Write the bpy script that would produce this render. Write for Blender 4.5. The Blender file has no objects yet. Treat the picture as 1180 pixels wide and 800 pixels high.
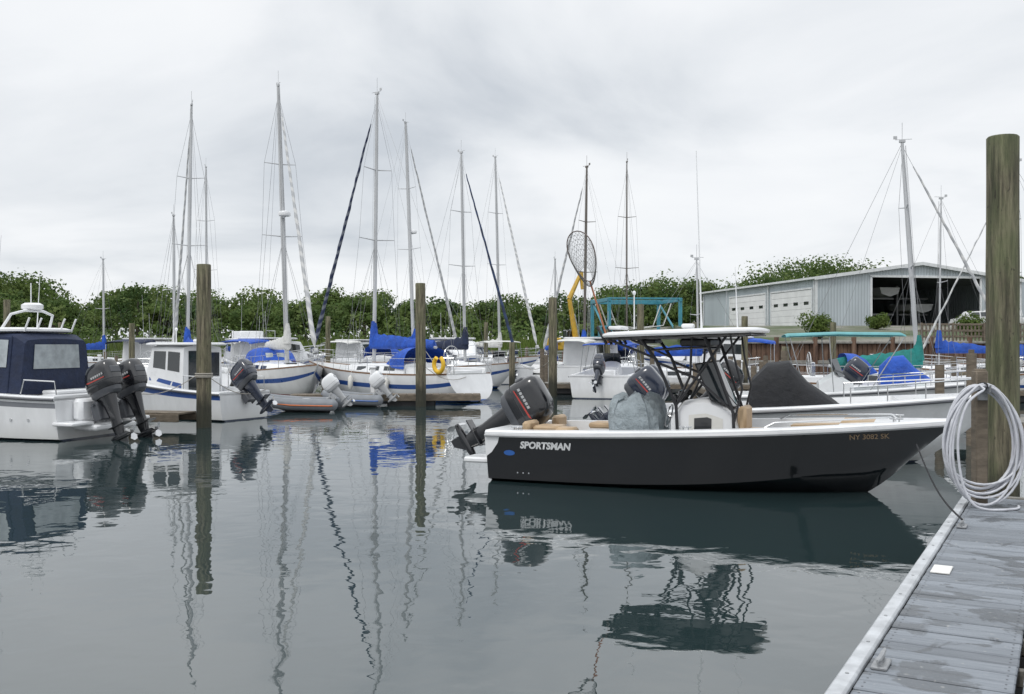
import bpy, bmesh, math, random
import numpy as np
from mathutils import Vector, Matrix
random.seed(7); rng=np.random.default_rng(7)
scene=bpy.context.scene
scene.view_settings.view_transform='Standard'
scene.view_settings.look='None'
scene.view_settings.exposure=0
rad=math.radians
def clamp(x,a=0.,b=1.): return max(a,min(b,x))
def lerp(a,b,t): return a+(b-a)*t
F=1147.0; CH=2.3; HOR=397.0
def W(px,Y): return (px-590)/F*Y
def ZP(py,Y): return CH+(HOR-py)*Y/F
# ------------------------------------------------------------------ materials
def newmat(name):
    m=bpy.data.materials.new(name); m.use_nodes=True
    nt=m.node_tree; bs=nt.nodes['Principled BSDF']
    return m,nt,bs
def math_n(nt,op,a,b=None,c=None):
    n=nt.nodes.new('ShaderNodeMath'); n.operation=op
    for i,v in enumerate((a,b,c)):
        if v is None: continue
        if isinstance(v,(int,float)): n.inputs[i].default_value=v
        else: nt.links.new(v,n.inputs[i])
    return n.outputs[0]
def mixc(nt,fac,a,b,blend='MIX'):
    n=nt.nodes.new('ShaderNodeMix'); n.data_type='RGBA'; n.blend_type=blend
    for s,v in ((n.inputs[0],fac),(n.inputs[6],a),(n.inputs[7],b)):
        if isinstance(v,(int,float)): s.default_value=v
        elif isinstance(v,tuple): s.default_value=(*v[:3],1)
        else: nt.links.new(v,s)
    return n.outputs[2]
def noise(nt,scale=5,detail=4,rough=.5,vec=None,dist=0.,sc3=None):
    tc=nt.nodes.new('ShaderNodeTexCoord')
    src=tc.outputs['Object'] if vec is None else vec
    if sc3:
        mp=nt.nodes.new('ShaderNodeMapping'); mp.inputs['Scale'].default_value=sc3
        nt.links.new(src,mp.inputs[0]); src=mp.outputs[0]
    n=nt.nodes.new('ShaderNodeTexNoise'); n.inputs['Scale'].default_value=scale
    n.inputs['Detail'].default_value=detail; n.inputs['Roughness'].default_value=rough
    n.inputs['Distortion'].default_value=dist
    nt.links.new(src,n.inputs['Vector']); return n.outputs['Fac']
def ramp(nt,fac,stops):
    r=nt.nodes.new('ShaderNodeValToRGB'); e=r.color_ramp.elements
    while len(e)<len(stops): e.new(.5)
    for i,(p,c) in enumerate(stops):
        e[i].position=p; e[i].color=(*(c if isinstance(c,tuple) else (c,c,c)),1)
    nt.links.new(fac,r.inputs[0]); return r.outputs[0]
def bump(nt,bs,h,dist=.01,strength=1):
    b=nt.nodes.new('ShaderNodeBump'); b.inputs['Distance'].default_value=dist; b.inputs['Strength'].default_value=strength
    nt.links.new(h,b.inputs['Height']); nt.links.new(b.outputs[0],bs.inputs['Normal'])
def M(name,col,rough=.5,metal=0.,var=.18,scale=3.,bmp=0.,bscale=30.,coat=0.,sc3=None):
    m,nt,bs=newmat(name)
    f=noise(nt,scale,5,.6,sc3=sc3)
    v=ramp(nt,f,[(.3,1-var),(.7,1+var*.35)])
    c=mixc(nt,1.,tuple(col),v,'MULTIPLY')
    nt.links.new(c,bs.inputs['Base Color'])
    rr=math_n(nt,'MULTIPLY_ADD',f,.2,rough-.1); nt.links.new(rr,bs.inputs['Roughness'])
    bs.inputs['Metallic'].default_value=metal
    if coat: bs.inputs['Coat Weight'].default_value=coat; bs.inputs['Coat Roughness'].default_value=.05
    if bmp: bump(nt,bs,noise(nt,bscale,4,.6),bmp)
    return m
def hullmat(name,top,bottom,boot,z0=.04,z1=.10,rough=.22,stain=.5,coat=.4):
    m,nt,bs=newmat(name)
    tc=nt.nodes.new('ShaderNodeTexCoord'); sx=nt.nodes.new('ShaderNodeSeparateXYZ')
    nt.links.new(tc.outputs['Object'],sx.inputs[0]); z=sx.outputs[2]
    f=noise(nt,2.5,6,.65,sc3=(1,1,.35))
    c=mixc(nt,1.,tuple(top),ramp(nt,f,[(.3,.88),(.7,1.04)]),'MULTIPLY')
    g=math_n(nt,'SUBTRACT',1.,math_n(nt,'DIVIDE',z,.45)); g=math_n(nt,'MULTIPLY',g,f)
    g=math_n(nt,'MULTIPLY',g,stain); 
    gc=nt.nodes.new('ShaderNodeClamp'); nt.links.new(g,gc.inputs[0])
    c=mixc(nt,gc.outputs[0],c,(.22,.2,.13))
    c=mixc(nt,math_n(nt,'LESS_THAN',z,z1),c,tuple(boot))
    c=mixc(nt,math_n(nt,'LESS_THAN',z,z0),c,tuple(bottom))
    nt.links.new(c,bs.inputs['Base Color']); bs.inputs['Roughness'].default_value=rough
    bs.inputs['Coat Weight'].default_value=coat; bs.inputs['Coat Roughness'].default_value=.03
    return m
WHITE=M('gelcoat_white',(.76,.77,.78),.3,var=.1,scale=2,coat=.2)
CREAM=M('gelcoat_cream',(.66,.65,.61),.35,var=.12,scale=2)
NSK=M('nonskid_deck',(.56,.57,.57),.7,var=.15,scale=6,bmp=.003,bscale=150)
DARKGLASS=M('tinted_glass',(.02,.026,.03),.08,var=.1,coat=.6)
GLASS=M('clear_vinyl',(.36,.40,.42),.12,var=.3,scale=4,coat=.6)
BLACKPIPE=M('black_powdercoat_pipe',(.022,.022,.025),.35,var=.2)
MASTW=M('mast_paint',(.50,.51,.52),.4,var=.25,scale=3,sc3=(1,1,.15))
MASTB=M('mast_bronze',(.13,.115,.10),.45,var=.2)
STEEL=M('stainless_steel',(.6,.61,.62),.2,metal=.9,var=.1)
WIRE=M('rigging_wire',(.2,.205,.21),.4,metal=.3,var=.1)
NAVY=M('navy_canvas',(.014,.024,.06),.8,var=.35,scale=4,bmp=.03,bscale=6)
BLUE=M('blue_canvas',(.014,.085,.46),.7,var=.4,scale=3,bmp=.06,bscale=6)
TEAL=M('teal_canvas',(.015,.22,.2),.75,var=.35,scale=3,bmp=.04,bscale=7)
LTEAL=M('pale_teal_canvas',(.13,.36,.38),.75,var=.2,scale=3,bmp=.01,bscale=7)
GREYC=M('grey_cover_canvas',(.32,.37,.395),.8,var=.35,scale=5,bmp=.08,bscale=7)
BLACKC=M('black_cover_canvas',(.014,.015,.018),.75,var=.3,scale=5,bmp=.03,bscale=7)
WCANV=M('white_canvas',(.6,.6,.58),.8,var=.2,scale=4,bmp=.02,bscale=9)
TAN=M('tan_vinyl',(.44,.315,.19),.5,var=.15,scale=6,bmp=.006,bscale=20)
BLK=M('outboard_black',(.011,.012,.015),.2,var=.2,coat=.6)
DGREY=M('outboard_dark_grey',(.07,.075,.085),.35,var=.2)
LGREY=M('outboard_light_grey',(.42,.43,.44),.35,var=.2)
NAVYO=M('outboard_navy',(.018,.025,.045),.2,var=.2,coat=.6)
REDD=M('red_decal',(.42,.05,.04),.35,var=.15)
BLUED=M('blue_decal',(.03,.12,.4),.35,var=.15)
RUBBER=M('grey_hypalon',(.2,.215,.235),.55,var=.2,scale=4)
ORANGE=M('orange_trim',(.6,.14,.02),.5)
YEL=M('yellow_foam',(.8,.5,.03),.6,var=.15)
YELM=M('yellow_machine_paint',(.6,.37,.04),.45,var=.3)
TLIFT=M('hoist_blue_paint',(.05,.25,.33),.45,var=.3)
TEAK=M('teak',(.22,.12,.06),.6,var=.4,scale=6,sc3=(1,6,6))
TYRE=M('tyre_rubber',(.02,.02,.02),.8)
HOSE=M('hose_vinyl',(.56,.57,.61),.4,var=.2,scale=9)
NETM=M('net_cord',(.10,.10,.095),.8)
NETH=M('net_hoop',(.12,.09,.08),.45)
NETP=M('net_handle',(.35,.13,.06),.45)
LETT=M('silver_lettering',(.62,.63,.64),.35,var=.05)
TANL=M('tan_lettering',(.34,.24,.15),.5,var=.05)
WP=M('white_plate',(.72,.71,.68),.5,var=.1)
GALV=M('galvanised_steel',(.35,.36,.37),.5,metal=.5,var=.3,scale=20)
ROPE=M('mooring_rope',(.35,.33,.29),.8,var=.3,scale=30)
H_WHITE=hullmat('hull_white',(.76,.77,.78),(.05,.06,.09),(.60,.61,.6))
H_WBLUE=hullmat('hull_white_blue_bottom',(.74,.75,.76),(.02,.05,.16),(.03,.09,.28),z1=.12)
H_WRED=hullmat('hull_white_red_boot',(.7,.7,.69),(.06,.05,.05),(.25,.04,.03),z1=.1)
H_BLACK=hullmat('hull_black',(.005,.0055,.008),(.003,.003,.004),(.006,.006,.008),rough=.08,stain=.02,coat=.8)
STRB=M('blue_stripe',(.02,.07,.26),.3,var=.1)
STRG=M('grey_stripe',(.2,.21,.23),.3,var=.1)
def jibmat(name,a,b,s):
    m,nt,bs=newmat(name); tc=nt.nodes.new('ShaderNodeTexCoord'); w=nt.nodes.new('ShaderNodeTexWave')
    mp=nt.nodes.new('ShaderNodeMapping'); mp.inputs['Scale'].default_value=(.8,2.2,1)
    w.bands_direction='Z'; w.inputs['Scale'].default_value=s; w.inputs['Distortion'].default_value=3.; w.inputs['Detail Scale'].default_value=.7
    mp.inputs['Rotation'].default_value=(.5,.3,0)
    nt.links.new(tc.outputs['Object'],mp.inputs[0]); nt.links.new(mp.outputs[0],w.inputs[0])
    nt.links.new(ramp(nt,w.outputs['Fac'],[(.3,a),(.9,b)]),bs.inputs['Base Color']); bs.inputs['Roughness'].default_value=.8
    return m
JIBB=jibmat('furled_jib_blue_white',(.02,.03,.075),(.15,.165,.2),.8)
JIBN=jibmat('furled_jib_navy',(.01,.02,.05),(.02,.04,.1),.5)
JIBW=jibmat('furled_jib_white',(.42,.43,.44),(.6,.6,.59),.7)
# ------------------------------------------------------------------ mesh builder
def empty(name,x,y,z=0.,rz=0.):
    o=bpy.data.objects.new(name,None); o.location=(x,y,z); o.rotation_euler=(0,0,rad(rz)); o.empty_display_size=.3
    scene.collection.objects.link(o); return o
_bt=None
def boxtopo():
    global _bt
    if _bt: return _bt
    bm=bmesh.new(); vs=boxv((0,0,0),(1,1,1),.1)
    for v in vs: bm.verts.new(v)
    bm.verts.ensure_lookup_table()
    bmesh.ops.convex_hull(bm,input=bm.verts[:])
    bmesh.ops.dissolve_limit(bm,angle_limit=.02,verts=bm.verts[:],edges=bm.edges[:])
    bm.verts.ensure_lookup_table()
    key={tuple(round(c,4) for c in v):i for i,v in enumerate(vs)}
    _bt=[[key[tuple(round(c,4) for c in v.co)] for v in f.verts] for f in bm.faces]
    bm.free(); return _bt
def boxv(c,s,b):
    out=[]; h=[x/2 for x in s]
    for sx in (-1,1):
        for sy in (-1,1):
            for sz in (-1,1):
                for k in range(3):
                    p=[h[0]-b,h[1]-b,h[2]-b]; p[k]=h[k]
                    out.append((c[0]+sx*p[0],c[1]+sy*p[1],c[2]+sz*p[2]))
    return out
class MB:
    def __init__(s): s.v=[];s.f=[];s.m=[];s.X=None
    def add(s,vs,fs,mi=0):
        o=len(s.v)
        if s.X is not None: vs=[tuple(s.X@Vector(v)) for v in vs]
        s.v+= [tuple(v) for v in vs]
        for f in fs: s.f.append([i+o for i in f]); s.m.append(mi)
        return s
    def box(s,c,sz,mi=0,b=.01,rz=0.,rot=None):
        b=min(b,min(sz)*.3)
        vs=boxv((0,0,0),sz,b)
        R=rot if rot is not None else Matrix.Rotation(rz,3,'Z')
        vs=[tuple(R@Vector(v)+Vector(c)) for v in vs]
        return s.add(vs,boxtopo(),mi)
    def tube(s,pts,r,n=8,closed=False,mi=0,sq=None):
        P=[Vector(p) for p in pts]; k=len(P)
        rs=r if isinstance(r,(list,tuple)) else [r]*k
        T=[]
        for i in range(k):
            if closed: t=P[(i+1)%k]-P[i-1]
            else: t=P[min(i+1,k-1)]-P[max(i-1,0)]
            T.append(t.normalized() if t.length>1e-9 else Vector((0,0,1)))
        a=Vector((0,0,1)) if abs(T[0].z)<.9 else Vector((1,0,0))
        u=T[0].cross(a).normalized(); vs=[]
        for i in range(k):
            u=(u-T[i]*u.dot(T[i]))
            u=u.normalized() if u.length>1e-6 else T[i].orthogonal().normalized()
            w=T[i].cross(u)
            for j in range(n):
                an=2*math.pi*j/n
                vs.append(P[i]+(u*math.cos(an)+w*math.sin(an))*rs[i])
        fs=[]
        for i in range(k if closed else k-1):
            i2=(i+1)%k
            for j in range(n):
                j2=(j+1)%n; fs.append([i*n+j,i*n+j2,i2*n+j2,i2*n+j])
        if not closed: fs.append(list(range(n))[::-1]); fs.append([(k-1)*n+j for j in range(n)])
        return s.add(vs,fs,mi)
    def loft(s,secs,ring=False,cap0=False,cap1=False,mi=0,mcol=None):
        n=len(secs[0]); vs=[p for sec in secs for p in sec]; o=len(s.v)
        s.add(vs,[],0)
        for i in range(len(secs)-1):
            for j in range(n if ring else n-1):
                j2=(j+1)%n
                s.f.append([o+i*n+j,o+i*n+j2,o+(i+1)*n+j2,o+(i+1)*n+j]); s.m.append(mcol[j] if mcol else mi)
        if cap0: s.f.append([o+j for j in range(n)][::-1]); s.m.append(mi)
        if cap1: s.f.append([o+(len(secs)-1)*n+j for j in range(n)]); s.m.append(mi)
        return s
    def ell(s,c,r,nu=14,nv=9,mi=0,jit=0.):
        secs=[]
        for i in range(nv+1):
            ph=math.pi*i/nv-math.pi/2; sec=[]
            for j in range(nu):
                a=2*math.pi*j/nu; k=1+random.uniform(-jit,jit)
                sec.append((c[0]+r[0]*math.cos(ph)*math.cos(a)*k+(1e-4*math.cos(a)),c[1]+r[1]*math.cos(ph)*math.sin(a)*k+(1e-4*math.sin(a)),c[2]+r[2]*math.sin(ph)*k))
            secs.append(sec)
        return s.loft(secs,True,True,True,mi)
    def emit(s,name,mats,par=None,ang=38,flat=False):
        if not isinstance(mats,(list,tuple)): mats=[mats]
        me=bpy.data.meshes.new(name); me.from_pydata(s.v,[],s.f)
        for m in mats: me.materials.append(m)
        me.polygons.foreach_set('material_index',s.m)
        if not flat:
            bm=bmesh.new(); bm.from_mesh(me)
            bmesh.ops.recalc_face_normals(bm,faces=bm.faces[:])
            ca=rad(ang)
            for f in bm.faces: f.smooth=True
            for e in bm.edges:
                if len(e.link_faces)==2:
                    try:
                        if e.calc_face_angle(0)>ca: e.smooth=False
                    except Exception: pass
            bm.to_mesh(me); bm.free()
        me.update()
        o=bpy.data.objects.new(name,me); scene.collection.objects.link(o)
        if par: o.parent=par
        return o
def superell(cx,cy,z,hl,hw,n=24,e=3.):
    out=[]
    for j in range(n):
        a=2*math.pi*j/n; c,sn=math.cos(a),math.sin(a)
        out.append((cx+hl*math.copysign(abs(c)**(2/e),c),cy+hw*math.copysign(abs(sn)**(2/e),sn),z))
    return out
# ------------------------------------------------------------------ hulls
class VHull:
    def __init__(s,L,B,zs,zb,dr=.3,rake=.8,sw=.95,full=2.3,flare=.5,rise=.6):
        s.L,s.B,s.zs,s.zb,s.dr,s.rake,s.sw,s.full,s.flare,s.rise=L,B,zs,zb,dr,rake,sw,full,flare,rise
    def b(s,t): return max(.02,s.B/2*lerp(s.sw,1,min(1,t/.35))*(1-clamp((t-.4)/.6)**s.full))
    def sheer(s,t): return s.zs+(s.zb-s.zs)*t**1.6
    def pt(s,t,q):
        b=s.b(t); zsr=s.sheer(t)
        zk=-s.dr+(s.dr+.5*s.zb)*clamp((t-s.rise)/(1-s.rise))**2.4
        zc=max(zk+.02,.05+.5*s.zb*t**3.2); bc=b*.9*(1-.45*t**2.5)
        if q<0: y=bc*(1+q); z=zk+(zc-zk)*(1+q)
        else: y=bc+(b-bc)*q**(.85+s.flare*t); z=zc+(zsr-zc)*q
        rel=(z-zk)/(zsr-zk+1e-6)
        x=t*(s.L-s.rake)+s.rake*rel*t**3.2
        return x,y,z
    Q=[-1,-.5,0,.08,.25,.42,.6,.76,.88,.94,1.]
    def yat(s,t,z):
        prev=s.pt(t,-1)
        if z<=prev[2]: return 0.
        for k in range(-19,21):
            c=s.pt(t,k/20)
            if c[2]>=z: 
                f=(z-prev[2])/(c[2]-prev[2]+1e-9); return lerp(prev[1],c[1],f)
            prev=c
        return s.b(t)
    def side(s,x,z):
        t=clamp(x/s.L)
        q=.5
        for _ in range(12):
            lo,hi=0.,1.
            for __ in range(18):
                q=(lo+hi)/2
                if s.pt(t,q)[2]<z: lo=q
                else: hi=q
            t=clamp(t-(s.pt(t,q)[0]-x)/s.L)
        return s.pt(t,q)[1]
class RHull(VHull):
    def b(s,t):
        return max(.02,s.B/2*(lerp(s.sw,1,math.sin(min(1,t/.45)*math.pi/2)))*(1-clamp((t-.45)/.55)**1.9))
    def sheer(s,t): return s.zs+(s.zb-s.zs)*t**2-.10*math.sin(t*math.pi)
    Q=[i/11 for i in range(12)]
    def pt(s,t,q):
        b=s.b(t); zsr=s.sheer(t); zk=-.35+.40*(1-clamp(t/.25))**2+(.6*s.zb)*clamp((t-.75)/.25)**2.2
        th=q*math.pi/2
        y=b*math.sin(th)**.7; z=zk+(zsr-zk)*(1-math.cos(th))**.95
        rel=(z-zk)/(zsr-zk+1e-6)
        x=t*(s.L-s.rake)+s.rake*rel*t**2.2 + .45*rel*(1-t)**8
        return x,y,z
def emit_hull(h,mats,par,stripe_rings=(),name='hull',ns=36):
    mb=MB(); secs=[]; Q=h.Q
    for i in range(ns+1):
        t=i/ns; pts=[h.pt(t,q) for q in Q]
        secs.append([(x,-y,z) for x,y,z in pts[::-1]]+[(x,y,z) for x,y,z in pts[1:]])
    n=len(Q); mcol=[0]*(2*n-2)
    for r in stripe_rings:
        mcol[r]=1; mcol[2*n-3-r]=1
    mb.loft(secs,mcol=mcol,cap0=True,cap1=True)
    return mb.emit(name,mats,par,ang=32)
def open_deck(h,mats,par,zf=.35,t_tr=.05,t_fd=.86,cap=.17):
    mb=MB(); secs=[]
    ts=[0,t_tr,t_tr+.002]+[lerp(t_tr+.01,t_fd-.01,k/24) for k in range(25)]+[t_fd-.002,t_fd,.93,.97,1.]
    for t in ts:
        x,b,z=h.pt(t,1.); inn=max(b-cap,.012)
        fz=max(zf,h.pt(t,-1)[2]+.12, zf+.35*clamp((t-.6)/.25))
        closed = t<=t_tr or t>=t_fd
        zc=z+.05
        fl=zc+.004 if closed else fz
        tt=clamp(x/(h.L-h.rake),0,1)
        y_low=min(h.yat(t,fz),h.yat(tt,fz))
        i2=inn-.001 if closed else max(min(inn-.04,y_low-.14),.01)
        secs.append([(x,-(b+.025),z-.05),(x,-(b+.03),z+.02),(x,-(b-.01),zc),(x,-inn,zc+.003),(x,-i2,fl),(x,i2,fl),(x,inn,zc+.003),(x,b-.01,zc),(x,b+.03,z+.02),(x,b+.025,z-.05)])
    mb.loft(secs,cap0=True,cap1=True,mcol=[1,0,0,0,0,0,0,0,1])
    return mb.emit('gunwale_and_cockpit_liner',mats,par,ang=30)
def outboard(par,loc,tilt=0.,cowl=BLK,acc=DGREY,leg=BLK,s=1.,tag='',decal=None,rz=0.):
    X=Matrix.Translation(Vector(loc))@Matrix.Rotation(rad(rz),4,'Z')@Matrix.Rotation(rad(tilt),4,'Y')@Matrix.Diagonal((s,s,s,1))
    a=MB(); a.X=X
    def L(sl,mi,n=20,e=2.6): a.loft([superell(c,0,z,hl,hw,n,e) for z,c,hl,hw in sl],True,True,True,mi)
    E=3.6
    L([(.34,-.31,.37,.20),(.40,-.31,.395,.222),(.47,-.31,.40,.23)],0,32,E)
    L([(.47,-.31,.388,.22),(.485,-.31,.388,.22)],1,32,E)
    L([(.485,-.31,.402,.232),(.60,-.312,.40,.234),(.72,-.325,.378,.226),(.81,-.345,.345,.208),(.875,-.37,.30,.182),(.915,-.39,.24,.145),(.93,-.40,.17,.10)],0,32,E)
    L([(.20,-.30,.31,.16),(.25,-.30,.365,.19),(.335,-.30,.375,.205)],1)
    a.box((-.70,0,.66),(.05,.26,.14),1,.015); a.box((-.36,0,.90),(.42,.09,.05),1,.02)
    L([(.22,-.30,.22,.12),(0,-.32,.17,.09),(-.3,-.33,.13,.06),(-.45,-.33,.14,.05)],2)
    L([(-.45,-.33,.16,.055),(-.66,-.33,.11,.045)],2)
    a.box((-.40,0,-.47),(.48,.22,.022),2)
    a.tube([(-.03,0,-.70),(-.08,0,-.70),(-.2,0,-.70),(-.45,0,-.70),(-.6,0,-.70),(-.68,0,-.70)],[.01,.045,.065,.07,.055,.035],12,mi=2)
    a.add([(-.2,.012,-.72),(-.5,.012,-.72),(-.5,.008,-.93),(-.38,.008,-.93),(-.2,-.012,-.72),(-.5,-.012,-.72),(-.5,-.008,-.93),(-.38,-.008,-.93)],[[0,1,2,3],[7,6,5,4],[0,3,7,4],[3,2,6,7],[2,1,5,6]],2)
    for k in range(3):
        an=k*2*math.pi/3+.4; d=Vector((0,math.cos(an),math.sin(an))); e=Vector((.5,-math.sin(an)*.8,math.cos(an)*.8))
        c=Vector((-.66,0,-.70)); 
        pts=[c+d*.03-e*.02,c+d*.09-e*.075,c+d*.17-e*.06,c+d*.19+e*.01,c+d*.13+e*.075,c+d*.04+e*.03]
        a.add(pts,[[0,1,2,3,4,5]],3)
    a.box((-.04,0,-.02),(.12,.30,.42),1,.03); a.tube([(-.02,-.2,.12),(-.02,.2,.12)],.035,8,mi=1)
    for sg in (-1,1): a.box((.0,sg*.14,-.05),(.2,.03,.34),1)
    if decal:
        for sg in (-1,1):
            for i in range(6): a.add([(-.58+i*.062,sg*.238,.60),(-.535+i*.062,sg*.238,.60),(-.53+i*.062,sg*.238,.645),(-.575+i*.062,sg*.238,.645)],[[0,1,2,3]],4)
            a.add([(-.60,sg*.237,.53),(-.10,sg*.237,.545),(-.06,sg*.233,.575),(-.58,sg*.238,.55)],[[0,1,2,3]],5)
    a.X=None
    a.emit('outboard_motor'+tag,[cowl,acc,leg,STEEL,decal or acc,REDD if decal else acc],par,ang=35)
def text_on(par,h,body,x0,z0,size,mat,name,sg=-1,shear=.2,off=.004,slope=0.):
    cu=bpy.data.curves.new(name,'FONT'); cu.body=body; cu.size=size; cu.shear=shear; cu.offset=off; cu.resolution_u=3
    ob=bpy.data.objects.new(name+'_tmp',cu); scene.collection.objects.link(ob)
    bpy.context.view_layer.update()
    me=bpy.data.meshes.new_from_object(ob.evaluated_get(bpy.context.evaluated_depsgraph_get()))
    bpy.data.objects.remove(ob); 
    me.materials.clear(); me.materials.append(mat)
    for v in me.vertices:
        x=x0+v.co.x; z=z0+v.co.y+slope*v.co.x
        y=h.side(x,z)
        v.co=(x,sg*(y+.008),z)
    o=bpy.data.objects.new(name,me); scene.collection.objects.link(o); o.parent=par; return o
class Cab:
    """rows (x, half-width base, half-width top, z base, z top)"""
    def __init__(s,rows): s.r=rows
    def P(s,x,f,sg,off=0.):
        r=s.r
        for a,b in zip(r,r[1:]):
            if a[0]<=x<=b[0]: k=(x-a[0])/(b[0]-a[0]+1e-9); break
        else: k=0; a=b=r[0] if x<r[0][0] else r[-1]
        yb=lerp(a[1],b[1],k);yt=lerp(a[2],b[2],k);zb=lerp(a[3],b[3],k);zt=lerp(a[4],b[4],k)
        return (x,sg*(lerp(yb,yt,f)+off),lerp(zb,zt,f))
    def mesh(s,mb,mi=0,camber=.06,rnd=.05):
        secs=[]
        for x,yb,yt,zb,zt in s.r:
            hh=zt-zb; rr=min(rnd,hh*.4)
            secs.append([(x,-yb,zb),(x,-lerp(yb,yt,1-rr/(hh+1e-6)),zt-rr),(x,-(yt-rr),zt),(x,-yt*.5,zt+camber*.8),(x,0,zt+camber),(x,yt*.5,zt+camber*.8),(x,yt-rr,zt),(x,lerp(yb,yt,1-rr/(hh+1e-6)),zt-rr),(x,yb,zb)])
        mb.loft(secs,cap0=True,cap1=True,mi=mi)
    def win(s,mb,x0,x1,f0,f1,mi,off=.01,sl=0.,sides=(-1,1)):
        for sg in sides:
            n=4; A=[];B=[]
            for i in range(n+1):
                x=lerp(x0,x1,i/n); A.append(s.P(x,f0,sg,off)); B.append(s.P(x+sl,f1,sg,off))
            mb.add(A+B,[[i,i+1,n+2+i,n+1+i] for i in range(n)],mi)
def arch(x,w,z0,h,n=12,e=3.2,sagx=0.):
    out=[]
    for i in range(n+1):
        a=math.pi*i/n; c,sn=math.cos(a),math.sin(a)
        out.append((x+sagx*sn,w*math.copysign(abs(c)**(2/e),c),z0+h*abs(sn)**(2/e)))
    return out
def sailcover(mb,x0,x1,z,mi=0,h0=.55,h1=.22,w=.17,sag=.0,y=0.):
    secs=[];n=20
    for i in range(n+1):
        k=i/n; x=lerp(x0,x1,k); hh=lerp(h0,h1,k**.7)*(1+random.uniform(-.13,.13))+.02; ww=lerp(w,w*.7,k)*(1+random.uniform(-.18,.18))
        zc=z-sag*math.sin(k*math.pi); sec=[]
        for j in range(12):
            a=2*math.pi*j/12; c,sn=math.cos(a),math.sin(a)
            sec.append((x,y+ww*c*(1-.45*max(0,sn)),zc+(hh*sn if sn>0 else .14*sn)))
        secs.append(sec)
    mb.loft(secs,True,True,True,mi)
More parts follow.
